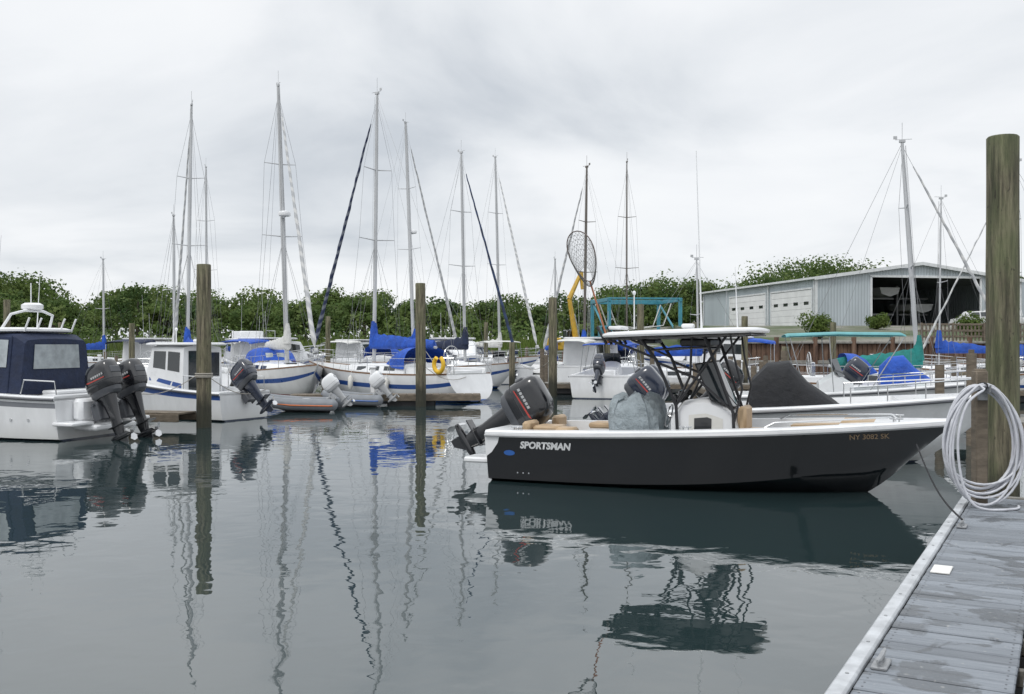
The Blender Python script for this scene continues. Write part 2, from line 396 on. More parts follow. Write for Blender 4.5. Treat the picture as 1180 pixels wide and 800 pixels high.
# ------------------------------------------------------------------ sailboat
def sailboat(name,mx,my,head,L,H,hullm=None,stripe=None,cover=BLUE,jib=JIBW,dodger=BLUE,mastm=None,lean=0.,radar=False,bimini=None,wheel=True,ring=False,boom_up=0.,mr=.085,spread=2,furl=.085,wr=.0065,bh=.75):
    hullm=hullm or H_WHITE; mastm=mastm or MASTW; stripe=stripe or STRB
    hd=rad(head); off=.57*L
    e=empty(name,mx-off*math.cos(hd),my-off*math.sin(hd),0,head)
    h=RHull(L,.31*L,.085*L+.12,.115*L+.15,rake=.11*L,sw=.68)
    emit_hull(h,[hullm,stripe],e,stripe_rings=(2,),ns=28)
    d=MB(); secs=[]
    for i in range(25):
        t=i/24; x,b,z=h.pt(t,1.)
        secs.append([(x,-b-.01,z+.0),(x,-b-.01,z+.06),(x,-b+.03,z+.06),(x,-b+.035,z+.02),(x,-b*.5,z+.055),(x,0,z+.07),(x,b*.5,z+.055),(x,b-.035,z+.02),(x,b-.03,z+.06),(x,b+.01,z+.06),(x,b+.01,z)])
    d.loft(secs,cap0=True,cap1=True,mcol=[1,1,1,0,0,0,0,1,1,1]); d.emit('deck',[NSK,WHITE if L<9 else TEAK],e)
    def dz(x): 
        t=clamp(x/L); return h.sheer(t)+.05
    def bw(x): return h.b(clamp(x/L))
    c=MB(); z0=dz(.45*L)-.06
    ch=.36
    cab=Cab([(.27*L,bw(.27*L)*.72,bw(.27*L)*.66,z0,z0+ch+.05),(.42*L,bw(.42*L)*.70,bw(.42*L)*.63,z0,z0+ch+.04),(.58*L,bw(.58*L)*.64,bw(.58*L)*.54,z0,z0+ch),(.68*L,bw(.68*L)*.5,bw(.68*L)*.38,z0,z0+ch-.06),(.745*L,bw(.74*L)*.35,bw(.74*L)*.2,z0,z0+.1)])
    cab.mesh(c,0)
    for k in range(3):
        xa=(.32+.09*k)*L; cab.win(c,xa,xa+.062*L,.35,.8,1)
    for sg in (-1,1): c.box((.16*L,sg*bw(.16*L)*.68,z0+.14),(.22*L,.12,.30),0,.04)
    c.box((.045*L+.1,0,z0+.1),(.12,bw(.05*L)*1.3,.22),0,.04)
    c.box((.34*L,0,z0+ch+.11),(.10*L,.6,.06),0,.02); c.box((.62*L,0,z0+ch+.05),(.5,.5,.05),1,.02)
    for sg in (-1,1): c.tube([(x,sg*bw(x)*.5,z0+ch+.12) for x in (.36*L,.4*L,.44*L,.48*L)],.02,6,mi=2)
    c.emit('cabin_trunk',[WHITE,DARKGLASS,TEAK],e)
    m=MB(); mX=off; lx=lean*math.cos(hd); ly=-lean*math.sin(hd)
    top=(mX-.1+lx,ly,H)
    def mp(k): return (lerp(mX,top[0],k),lerp(0,top[1],k),lerp(z0+ch,H,k))
    m.tube([mp(0),mp(.3),mp(.6),mp(.85),mp(1)],[mr,mr,mr,mr*.85,mr*.65],10)
    bz=z0+ch+bh
    bl=.36*L
    m.tube([(mX-.08,0,bz),(mX-bl,0,bz+boom_up)],.06,8)
    ks=[.46,.72] if spread==2 else [.5]
    sp=[]
    for k in ks:
        p=mp(k); w=.085*L*(1-.25*(k-.46)/.3)
        for sg in (-1,1): m.tube([p,(p[0]-.12,p[1]+sg*w,p[2]+.06)],[.03,.018],6)
        sp.append((p,w))
    m.tube([mp(1),(top[0],top[1],H+.75)],.010,5); m.tube([(top[0]-.25,top[1],H+.12),(top[0]+.35,top[1],H+.14)],.012,5)
    m.box((top[0]-.25,top[1],H+.2),(.14,.02,.12)); m.box((top[0],top[1],H+.06),(.22,.1,.1))
    m.emit('mast_and_boom',mastm,e)
    w=MB()
    for sg in (-1,1):
        last=(mX-.05,sg*bw(mX)*.94,dz(mX))
        for p,ww in sp:
            q=(p[0]-.12,p[1]+sg*ww,p[2]+.06); w.tube([last,q],wr,4); last=q
        w.tube([last,mp(.97)],wr,4)
        w.tube([(mX+.5,sg*bw(mX)*.9,dz(mX)),mp(ks[0]-.01)],wr,4); w.tube([(mX-.6,sg*bw(mX)*.92,dz(mX)),mp(ks[0]-.01)],wr,4)
    bowp=(L-.12,0,dz(L)+.08); sternp=(.25,0,dz(0)+.02)
    w.tube([bowp,mp(.985)],wr,4)
    s1=tuple(lerp(a,b,.25) for a,b in zip(sternp,mp(1))) 
    w.tube([mp(1),s1],wr,4)
    for sg in (-1,1): w.tube([s1,(.2,sg*bw(0)*.85,dz(0))],wr,4)
    w.tube([(mX-bl,0,bz+boom_up),mp(.99)],wr*.8,4); w.tube([(mX-bl*.8,0,bz),(.2*L,0,z0+.2)],.02,5)
    w.tube([mp(.05),(mX+.25,.1,dz(mX))],wr,4)
    for q in (.13,-.11): w.tube([(mX+.1,q,z0+ch+.4),(top[0]+.12,top[1]+q*.3,H-.1)],wr*.8,4)
    w.emit('standing_rigging',WIRE,e,flat=True)
    if jib:
        j=MB(); n=30; pts=[];rs=[]
        for i in range(n+1):
            k=i/n; k2=.05+.86*k
            pts.append(tuple(lerp(a,b,k2)+random.uniform(-.012,.012) for a,b in zip(bowp,mp(.985)))); rs.append(furl*(1-.62*k)*(1+random.uniform(-.13,.13)) if 0<i<n else .02)
        j.tube(pts,rs,8); j.tube([tuple(lerp(a,b,.03) for a,b in zip(bowp,mp(.985))),tuple(lerp(a,b,.045) for a,b in zip(bowp,mp(.985)))],.13,10)
        j.emit('furled_jib',jib,e)
    if cover:
        s=MB(); sailcover(s,mX+.12,mX-bl*.97,bz+.06,h0=.62,h1=.2)
        s.tube([(mX+.02,0,bz+.2),(mX-.0,0,bz+.7),(mX,0,bz+1.15)],[.2,.17,.1],10)
        s.emit('mainsail_cover',cover,e)
    if dodger:
        s=MB(); wd=bw(.3*L)*.72; zb=z0+ch*.6
        s.loft([arch(.385*L,wd*.86,zb+.12,.18),arch(.35*L,wd*.93,zb+.08,.62),arch(.31*L,wd,zb+.02,.88),arch(.265*L,wd,zb,.92)],mi=0)
        for y in (-.36,.1): s.add([(.378*L,y*wd,zb+.36),(.378*L,(y+.3)*wd,zb+.36),(.356*L,(y+.3)*wd,zb+.66),(.356*L,y*wd,zb+.66)],[[0,1,2,3]],1)
        s.emit('spray_dodger',[dodger,GLASS],e)
    l=MB()
    for sg in (-1,1):
        tops=[]
        for k in range(8):
            x=lerp(.06*L,.9*L,k/7); b=bw(x)*.96; z=dz(x)
            l.tube([(x,sg*b,z),(x,sg*b,z+.62)],.013,5); tops.append((x,sg*b,z+.62))
        l.tube(tops,.008,4); l.tube([(a,b,c-.3) for a,b,c in tops],.007,4)
    xa=.9*L; za=dz(xa)
    for dzz,rr in ((.62,.016),(.33,.012)):
        l.tube([(xa,-bw(xa)*.96,za+dzz),(.96*L,-bw(.96*L)*.9,za+dzz+.03),(L-.02,0,za+dzz+.06),(.96*L,bw(.96*L)*.9,za+dzz+.03),(xa,bw(xa)*.96,za+dzz)],rr,6)
        l.tube([(.06*L,-bw(.06*L)*.96,dz(0)+dzz),(.25,-bw(0)*.85,dz(0)+dzz),(.2,0,dz(0)+dzz),(.25,bw(0)*.85,dz(0)+dzz),(.06*L,bw(.06*L)*.96,dz(0)+dzz)],rr,6)
    for sg in (-1,1): l.tube([(.25,sg*bw(0)*.85,dz(0)-.03),(.25,sg*bw(0)*.85,dz(0)+.62)],.014,5); l.tube([(.965*L,sg*.1,dz(L)),(.98*L,sg*.12,dz(L)+.65)],.014,5)
    if wheel:
        l.tube([(.13*L,.42*math.cos(a),z0+.75+.42*math.sin(a)) for a in np.linspace(0,2*math.pi,20)[:-1]],.018,6,closed=True)
        for a in range(3): l.tube([(.13*L,.42*math.cos(a*1.05),z0+.75+.42*math.sin(a*1.05)),(.13*L,-.42*math.cos(a*1.05),z0+.75-.42*math.sin(a*1.05))],.01,4)
        l.box((.145*L,0,z0+.4),(.16,.2,.8),0,.03)
    l.emit('lifelines_and_pulpit',STEEL,e,flat=False)
    if radar:
        r=MB(); p=mp(.53); r.loft([superell(p[0]+.35,p[1],p[2]+z,rr,rr,16,2) for z,rr in ((0,.2),(.03,.27),(.14,.29),(.22,.25),(.26,.12))],True,True,True)
        r.box((p[0]+.15,p[1],p[2]-.02),(.4,.12,.05)); r.emit('radar_dome',WHITE,e)
    if ring:
        r=MB(); cz=dz(0)+.36; cx,cy=.75,bw(.06*L)*.98
        r.tube([(cx+.27*math.sin(a),cy+.06,cz+.30*math.cos(a)) for a in np.linspace(.5,2*math.pi-.5,22)],.085,10,mi=0)
        r.emit('horseshoe_life_ring',YEL,e)
    f=MB()
    for k in (.3,.5):
        for sg in (-1,1):
            x=k*L; b=bw(x)+.12
            f.tube([(x,sg*b,dz(x)-.15),(x,sg*b,dz(x)-.25),(x,sg*b,dz(x)-.65),(x,sg*b,dz(x)-.75)],[.03,.11,.11,.04],10); f.tube([(x,sg*(b-.13),dz(x)+.3),(x,sg*b,dz(x)-.15)],.008,4)
    f.emit('fenders',[CREAM],e)
    return e
# ------------------------------------------------------------------ BLACK CENTER CONSOLE
def rail(mb,pts,r=.016,mi=0): mb.tube(pts,r,7,mi=mi)
def black_boat():
    sx,sy=.02,17.8; bx,by=6.72,15.05
    ang=math.degrees(math.atan2(by-sy,bx-sx)); L=math.hypot(bx-sx,by-sy)
    e=empty('center_console_boat',sx,sy,0,ang)
    h=VHull(L,2.6,.82,1.13,dr=.32,rake=.62,sw=.94,full=2.9,flare=.35,rise=.72)
    emit_hull(h,[H_BLACK,H_BLACK],e,ns=44)
    open_deck(h,[WHITE,WHITE,NSK],e,zf=.38,t_tr=.06,t_fd=.80,cap=.2)
    r=MB()
    for sg in (-1,1):
        r.tube([(h.pt(t,1)[0],sg*(h.pt(t,1)[1]+.03),h.pt(t,1)[2]-.035) for t in np.linspace(0,1,30)],.028,6)
    r.emit('rub_rail',LGREY,e)
    t=MB()
    for sg in (-1,1):
        t.add([(-.01,sg*(h.side(.0,z)+.012),z) for z in (.80,.42)]+[(xx,sg*(h.side(xx,zz)+.012),zz) for xx,zz in ((.10,.50),(.22,.66),(.26,.79))],[[0,1,2,3,4]],0)
    t.box((-.08,0,.48),(.22,1.5,.26),0,.05)
    for sg in (-1,1): t.box((-.22,sg*.85,.34),(.5,.5,.10),0,.03)
    t.emit('transom_corner_caps',WHITE,e,flat=True)
    text_on(e,h,'SPORTSMAN',.62,.59,.155,LETT,'hull_lettering',off=.007)
    text_on(e,h,'NY 3082 SK',5.75,.87,.11,TANL,'registration_number',shear=0,off=.001,slope=.03)
    bd=MB(); cx,cz=.42,.50
    pts=[]
    for a in np.linspace(0,2*math.pi,25)[:-1]:
        x=cx+.10*math.cos(a); z=cz+.045*math.sin(a); pts.append((x,-(h.side(x,z)+.006),z))
    bd.add(pts,[list(range(24))],0)
    for k in range(3):
        x=.55+.1*k; z=.17; p2=[]
        for a in np.linspace(0,2*math.pi,13)[:-1]: p2.append((x+.013*math.cos(a),-(h.side(x,z)+.008),z+.013*math.sin(a)))
        bd.add(p2,[list(range(12))],1)
    bd.emit('oval_badge_and_thru_hulls',[BLUED,STEEL],e,flat=True)
    outboard(e,(-.05,0,.60),58,BLK,DGREY,BLK,1.12,decal=LGREY)
    c=MB()
    c.box((.86,0,.66),(.5,1.75,.12),0,.04); c.box((.86,0,.50),(.46,1.7,.24),1,.03)
    c.box((.62,-.72,.90),(.14,.5,.22),0,.06); c.box((.62,.72,.90),(.14,.5,.22),0,.06)
    c.box((.95,-.66,.88),(.46,.50,.12),0,.045); c.box((1.30,-.80,.86),(.32,.34,.13),0,.05)
    c.box((1.65,.2,.9),(.45,.5,.10),0,.04)
    c.box((4.34,0,.60),(.55,.75,.44),1,.05); c.box((4.36,0,.86),(.52,.72,.14),0,.05); c.box((4.09,0,1.10),(.14,.66,.40),0,.06)
    for sg in (-1,1):
        secs=[]
        for x in np.linspace(4.75,5.6,7):
            tt=x/L; zt_=.96+.07*(x-4.7); b=min(h.b(tt)-.24,h.yat(tt,zt_-.15)-.12); i=max(b-.42,.02); secs.append([(x,sg*b,zt_-.15),(x,sg*b,zt_),(x,sg*i,zt_),(x,sg*i,zt_-.25)])
        c.loft(secs,True,True,True,0)
    c.box((5.85,0,1.09),(.5,.8,.07),0,.03)
    c.emit('cockpit_cushions',[TAN,WHITE],e)
    k=MB()
    cab=Cab([(2.95,.40,.36,.36,1.12),(3.15,.42,.38,.36,1.36),(3.55,.42,.38,.36,1.42),(3.9,.40,.36,.36,1.26),(4.04,.38,.34,.36,1.0)])
    cab.mesh(k,0,.02,.06); cab.win(k,3.25,3.8,.12,.78,2,off=.006); cab.win(k,3.34,3.62,.5,.72,1,off=.012)
    k.add([(2.94,-.33,1.08),(2.94,.33,1.08),(3.14,.33,1.37),(3.14,-.33,1.37)],[[0,1,2,3]],1)
    k.tube([(2.83+.05*math.sin(a),.19*math.cos(a),1.1+.19*math.sin(a)) for a in np.linspace(0,2*math.pi,18)[:-1]],.014,6,closed=True,mi=3)
    k.tube([(2.83,0,1.1),(3.0,0,1.06)],.02,6,mi=3)
    k.box((3.0,.25,1.42),(.08,.3,.2),1,.02); k.box((3.0,-.2,1.40),(.07,.22,.16),1,.02)
    k.emit('steering_console',[WHITE,BLK,CREAM,STEEL],e)
    wnd=MB()
    f=[(3.62,-.42,1.40),(3.95,-.30,1.30),(3.98,0,1.29),(3.95,.30,1.30),(3.62,.42,1.40)]
    g=[(3.36,-.42,1.98),(3.62,-.29,2.02),(3.66,0,2.03),(3.62,.29,2.02),(3.36,.42,1.98)]
    wnd.loft([f,g]); wnd.tube(f,.014,5,mi=1); wnd.tube(g,.014,5,mi=1)
    wnd.tube([f[0],g[0]],.014,5,mi=1); wnd.tube([f[4],g[4]],.014,5,mi=1)
    wnd.emit('windshield',[DARKGLASS,BLACKPIPE],e)
    T=MB(); zt=2.48; x0,x1=1.80,4.44; xm=(x0+x1)/2
    secs=[]
    for z,ins in ((zt-.035,.10),(zt-.03,.02),(zt+.0,.0),(zt+.03,.01),(zt+.055,.10),(zt+.07,.5)):
        s=superell(xm,0,z,(x1-x0)/2-ins,1.03-ins,40,4.)
        s=[(x,y,zz+.03*(x-3.1)) for x,y,zz in s]; secs.append(s)
    T.loft(secs,True,True,True,0)
    u=[(x,y,z-.012) for x,y,z in secs[0]]; u2=[((x-xm)*.96+xm,y*.93,z-.018) for x,y,z in secs[0]]
    T.loft([u,u2],True,mi=1); T.add(u2,[list(range(len(u2)))],1)
    T.box((1.95,0,2.58),(.22,.5,.06),0,.02)
    T.emit('t_top_hardtop',[WHITE,BLACKPIPE],e)
    p=MB()
    for sg in (-1,1):
        rail(p,[(4.0,sg*.44,.36),(3.98,sg*.46,1.2),(3.72,sg*.52,1.95),(3.55,sg*.6,2.42)],.028)
        rail(p,[(3.1,sg*.45,.36),(3.06,sg*.47,1.3),(2.75,sg*.56,2.05),(2.5,sg*.62,2.4)],.028)
        rail(p,[(3.96,sg*.46,1.25),(3.4,sg*.5,1.75),(2.78,sg*.56,2.0)],.022)
        rail(p,[(3.05,sg*.47,1.3),(3.5,sg*.5,1.9),(3.9,sg*.62,2.44)],.022)
        rail(p,[(3.06,sg*.47,1.3),(3.30,sg*.50,1.8),(3.34,sg*.58,2.42)],.02)
        rail(p,[(2.62,sg*.58,2.2),(3.1,sg*.6,2.24),(3.62,sg*.58,2.25)],.018)
        rail(p,[(1.95,sg*.75,2.40),(3.1,sg*.8,2.42),(4.3,sg*.75,2.47)],.024)
        rail(p,[(1.9,sg*.62,2.39),(3.1,sg*.62,2.43),(4.3,sg*.62,2.46)],.02)
        rail(p,[(2.72,sg*.57,2.08),(2.3,sg*.66,2.26),(1.98,sg*.74,2.38)],.02)
        rail(p,[(3.98,sg*.46,1.0),(4.12,sg*.45,1.6),(4.0,sg*.5,2.1),(3.95,sg*.55,2.44)],.018)
        rail(p,[(3.0,sg*.45,.75),(4.0,sg*.45,.80)],.016)
    for x in (2.0,2.4,2.8,3.2,3.6,4.0,4.3): rail(p,[(x,-.8,2.39+.03*(x-2)),(x,.8,2.39+.03*(x-2))],.018)
    p.box((3.35,0,2.33),(.5,.8,.13),0,.03); p.box((2.5,0,2.35),(.3,.5,.07),0,.02)
    for y in (-.6,-.3,0,.3,.6): p.tube([(1.92,y,2.30),(1.76,y,2.60)],.026,8)
    p.emit('t_top_frame',BLACKPIPE,e)
    g=MB(); secs=[]
    for i,(z,hl,hw) in enumerate([(.40,.44,.52),(.62,.43,.54),(.85,.45,.58),(1.08,.44,.57),(1.26,.39,.53),(1.38,.32,.46),(1.43,.18,.30)]):
        s=superell(2.34-.04*i*.3,0,z,hl,hw,36,3.)
        s=[(x+.035*math.sin(j*1.9+i*.6),y*(1+.05*math.sin(j*2.7+i*.5)),zz+(.07*math.sin(j*.7) if i>3 else 0)) for j,(x,y,zz) in enumerate(s)]
        secs.append(s)
    g.loft(secs,True,True,True); g.emit('covered_leaning_post',GREYC,e,ang=50)
    a=MB(); a.tube([(3.45,-.35,2.56),(3.44,-.35,2.9),(3.36,-.35,5.45)],[.02,.014,.006],6); a.tube([(3.9,.4,2.58),(3.86,.4,3.6)],[.012,.005],6)
    a.tube([(2.2,.1,2.56),(2.2,.1,3.15)],.01,6); a.ell((2.2,.1,3.18),(.03,.03,.04))
    a.box((3.1,.25,2.61),(.2,.2,.08),0,.03); a.emit('vhf_antenna_and_lights',WHITE,e)
    n=MB(); hc=Vector((1.42,-.35,3.80)); base=Vector((1.88,-.35,2.32)); 
    ax=(hc-base).normalized(); U=Vector((.93,-.3,0.12)).normalized(); V=ax
    neck=hc-V*.45
    n.tube([base,neck],.016,7,mi=2)
    hoop=[hc+U*(.24*math.sin(a))*(1.1-.25*math.cos(a))+V*(-.45*math.cos(a)) for a in np.linspace(0,2*math.pi,28)[:-1]]
    n.tube(hoop,.010,6,closed=True,mi=1)
    R=8; rings=[]
    for i in range(R):
        k=i/(R-1); rings.append([hc+(q-hc)*(1-.62*k**1.5)+Vector((.12,-.1,-.40))*k*.9 for q in hoop])
    for i in range(R):
        if i: n.tube(rings[i],.0024,4,closed=True)
    for j in range(0,27):
        n.tube([rings[i][(j+i)%27] for i in range(R)],.0024,4); n.tube([rings[i][(j-i)%27] for i in range(R)],.0024,4)
    n.emit('landing_net',[NETM,NETH,NETP],e,flat=True)
    b=MB()
    for sg in (-1,1):
        rail(b,[(h.pt(t,1)[0],sg*(h.pt(t,1)[1]-.24),h.pt(t,1)[2]+(.05 if t in(.66,.9) else .12)) for t in (.66,.68,.74,.8,.86,.89,.9)],.013)
        for t in (.08,.5,.9):
            x,y,z=h.pt(t,1); b.box((x,sg*(y-.09),z+.10),(.2,.03,.025),0,.008); b.tube([(x-.04,sg*(y-.09),z+.05),(x-.04,sg*(y-.09),z+.10)],.012,6); b.tube([(x+.04,sg*(y-.09),z+.05),(x+.04,sg*(y-.09),z+.10)],.012,6)
    b.emit('bow_rails_and_cleats',STEEL,e)
black_boat()
# ------------------------------------------------------------------ center consoles behind
def white_cc(name,sx,sy,bx,by,cover=BLACKC,engines=2,ecol=NAVYO,top=None,tilt=50,zs=.95,zb=1.35,B=2.7,cx=.45,hm=H_WHITE,ccov=True,tz=2.45,tl=1.1):
    ang=math.degrees(math.atan2(by-sy,bx-sx)); L=math.hypot(bx-sx,by-sy)
    e=empty(name,sx,sy,0,ang); h=VHull(L,B,zs,zb,dr=.3,rake=.8,flare=.6,full=2.5)
    emit_hull(h,[hm,STRB],e); open_deck(h,[WHITE,WHITE,NSK],e,zf=.42,t_tr=.06,t_fd=.74)
    r=MB()
    for sg in (-1,1):
        r.tube([(h.pt(t,1)[0],sg*(h.pt(t,1)[1]+.03),h.pt(t,1)[2]-.03) for t in np.linspace(0,1,26)],.028,6)
    r.emit('rub_rail',DGREY,e)
    for i in range(engines):
        y=(i-(engines-1)/2)*.72; outboard(e,(-.05,y,.80),tilt,ecol,DGREY,ecol,1.0,tag='_%d'%(i+1),decal=LGREY)
    c=MB(); X=cx*L
    if ccov:
        secs=[]
        for x,w,z in ((X-.55,.42,1.15),(X-.5,.46,1.62),(X-.2,.5,1.93),(X+.2,.48,1.97),(X+.55,.47,1.55),(X+1.0,.45,1.22),(X+1.35,.42,.95)):
            secs.append([(x+.03*math.sin(3*k+z*5),y,zz+.02*math.sin(5*k+x)) for k,(_,y,zz) in enumerate(arch(x,w,.4,z-.4,14,4.))])
        c.loft(secs,cap0=True,cap1=True); c.emit('covered_console',cover,e,ang=50)
    else:
        cab=Cab([(X-.4,.42,.38,.4,1.25),(X,.42,.38,.4,1.5),(X+.5,.4,.34,.4,1.2)]); cab.mesh(c)
        c.box((X-1.1,0,.8),(.45,.9,.8),0,.06); c.loft([[(X+.1,-.4,1.45),(X+.3,0,1.4),(X+.1,.4,1.45)],[(X-.1,-.38,1.9),(X+.1,0,1.92),(X-.1,.38,1.9)]],mi=1); c.emit('console_and_seat',[WHITE,DARKGLASS],e)
    if top:
        t=MB(); zt=tz
        t.loft([arch(X-1.3,1.0,zt-.07,.07),arch(X-1.2,1.04,zt-.05,.09),arch(X,1.06,zt,.08),arch(X+tl-.1,1.04,zt-.03,.09),arch(X+tl,1.0,zt-.06,.07)])
        t.loft([arch(X-1.25,1.02,zt-.07,.06),arch(X,1.04,zt-.03,.06),arch(X+tl-.05,1.02,zt-.06,.06)])
        for sg in (-1,1):
            for xa,xb in ((X-1.2,X-.8),(X-.2,X-.1),(X+tl-.05,X+.7)): t.tube([(xa,sg*1.0,zt-.08),(xb,sg*(h.b(.4)-.1),zs+.05)],.014,6,mi=1)
        t.emit('bimini_top',[top,GALV],e)
    b=MB()
    for sg in (-1,1):
        pts=[(h.pt(t,1)[0],sg*(h.pt(t,1)[1]-.1),h.pt(t,1)[2]+.35) for t in np.linspace(.62,.98,9)]
        b.tube(pts,.015,6)
        for q in pts[::2]: b.tube([q,(q[0],q[1],q[2]-.32)],.012,5)
    b.emit('bow_rail',STEEL,e)
    return e
white_cc('center_console_boat',2.7,20.9,9.6,19.0,cx=.39)
white_cc('bimini_motorboat',5.9,27.6,12.6,26.2,top=LTEAL,engines=1,ecol=BLK,tilt=45,B=2.5,ccov=False,cx=.42,zs=.9,zb=1.3,tz=2.56,tl=1.7)
# ------------------------------------------------------------------ LEFT EXPRESS BOAT
def express():
    head=163; e=empty('express_cruiser_boat',-10.35,24.7,0,head); L=8.6
    h=VHull(L,2.9,1.02,1.62,dr=.35,rake=.9,full=2.4)
    emit_hull(h,[H_WHITE,STRG],e,stripe_rings=(2,)); open_deck(h,[WHITE,WHITE,NSK],e,zf=.5,t_tr=.08,t_fd=.5)
    r=MB()
    for sg in (-1,1): r.tube([(h.pt(t,1)[0],sg*(h.pt(t,1)[1]+.03),h.pt(t,1)[2]-.03) for t in np.linspace(0,1,26)],.035,6,mi=1); r.box((-.25,sg*1.05,.42),(.6,.75,.09),0,.03)
    r.box((-.3,0,.30),(.7,1.5,.14),0,.04); r.box((-.12,0,.72),(.3,1.6,.55),0,.08)
    for sg in (-1,1):
        for xx in (.8,1.3): r.tube([(xx,sg*(h.side(xx,.5)+.005),.5),(xx,sg*(h.side(xx,.5)+.02),.5)],.035,10,mi=2)
    r.emit('swim_platform_and_rub_rail',[WHITE,DGREY,STEEL],e)
    for i,y in enumerate((-.46,.46)): outboard(e,(-.55,y,.70),22,BLK,DGREY,BLK,1.16,tag='_%d'%(i+1),decal=LGREY,rz=-8)
    c=MB()
    cab=Cab([(3.1,1.15,1.05,1.05,1.75),(4.0,1.10,.95,1.1,1.8),(5.0,.95,.75,1.2,1.75),(5.9,.72,.45,1.3,1.6),(6.6,.4,.2,1.45,1.5)])
    cab.mesh(c); cab.win(c,4.1,5.1,.35,.8,1)
    c.emit('cabin',[WHITE,DARKGLASS],e)
    w=MB()
    wb=Cab([(2.9,1.18,1.0,1.7,2.52),(3.9,1.12,.98,1.75,2.52),(4.5,1.02,.9,1.78,2.25),(5.0,.85,.55,1.78,1.86)])
    wb.mesh(w,1,.02); wb.win(w,3.0,3.65,.12,.85,0,off=.012); wb.win(w,3.75,4.35,.12,.8,0,off=.012)
    w.add([(4.52,-.82,2.24),(4.52,.82,2.24),(4.96,.55,1.92),(4.96,-.55,1.92)],[[0,1,2,3]],0)
    w.emit('windshield',[GLASS,WHITE],e)
    n=MB()
    nb=Cab([(1.15,1.22,1.04,1.08,2.40),(1.4,1.24,1.06,1.08,2.55),(2.75,1.22,1.06,1.08,2.60)])
    nb.mesh(n,0,.04,.08); nb.win(n,1.6,2.1,.45,.9,1,off=.015); nb.win(n,2.2,2.65,.45,.9,1,off=.015)
    n.add([(1.13,-.8,1.7),(1.13,.8,1.7),(1.13,.75,2.3),(1.13,-.75,2.3)],[[0,1,2,3]],1)
    for sg in(-1,1):
        for x in (1.5,2.15,2.7): n.tube([nb.P(x,.02,sg,.012),nb.P(x,.5,sg,.012),nb.P(x,.97,sg,.012)],.014,4,mi=0)
    n.emit('canvas_enclosure',[NAVY,GLASS],e)
    q=MB(); q.box((.7,0,.85),(.5,1.6,.5),0,.06); q.box((.7,0,1.13),(.48,1.5,.1),0,.04)
    for sg in (-1,1): q.tube([(.1,sg*1.2,1.1),(.15,sg*1.2,1.42),(1.0,sg*1.25,1.45),(1.1,sg*1.25,1.12)],.018,6,mi=1)
    q.emit('stern_seat_and_rails',[WHITE,STEEL],e)
    t=MB(); secs=[]
    for z,ins in ((2.60,.06),(2.63,0),(2.68,.0),(2.72,.12)): secs.append(superell(2.75,0,z,1.45-ins,1.12-ins,32,4))
    t.loft(secs,True,True,True)
    for sg in (-1,1): t.tube([(2.1,sg*.8,2.68),(1.9,sg*.7,3.05),(1.85,sg*.3,3.15),(1.85,0,3.15)],.035,8)
    t.loft([superell(1.9,0,3.18+z,rr,rr,16,2) for z,rr in ((0,.2),(.03,.26),(.12,.26),(.17,.18))],True,True,True)
    t.tube([(2.4,.7,2.7),(2.2,.7,5.0)],[.016,.006],6); t.tube([(2.4,-.7,2.7),(2.3,-.7,4.1)],[.016,.006],6); t.tube([(1.85,.1,3.3),(1.85,.1,3.85)],.014,6)
    for y in (-.8,-.4,.4,.8): t.tube([(1.4,y,2.62),(1.25,y,2.95)],.025,7)
    t.emit('hardtop_and_radar',WHITE,e)
    b=MB()
    for sg in (-1,1):
        pts=[(h.pt(tt,1)[0],sg*(h.pt(tt,1)[1]-.1),h.pt(tt,1)[2]+.55) for tt in np.linspace(.45,.98,10)]
        b.tube(pts,.016,6)
        for q in pts[::2]: b.tube([q,(q[0],q[1],q[2]-.52)],.013,5)
    b.emit('bow_rail',STEEL,e)
express()
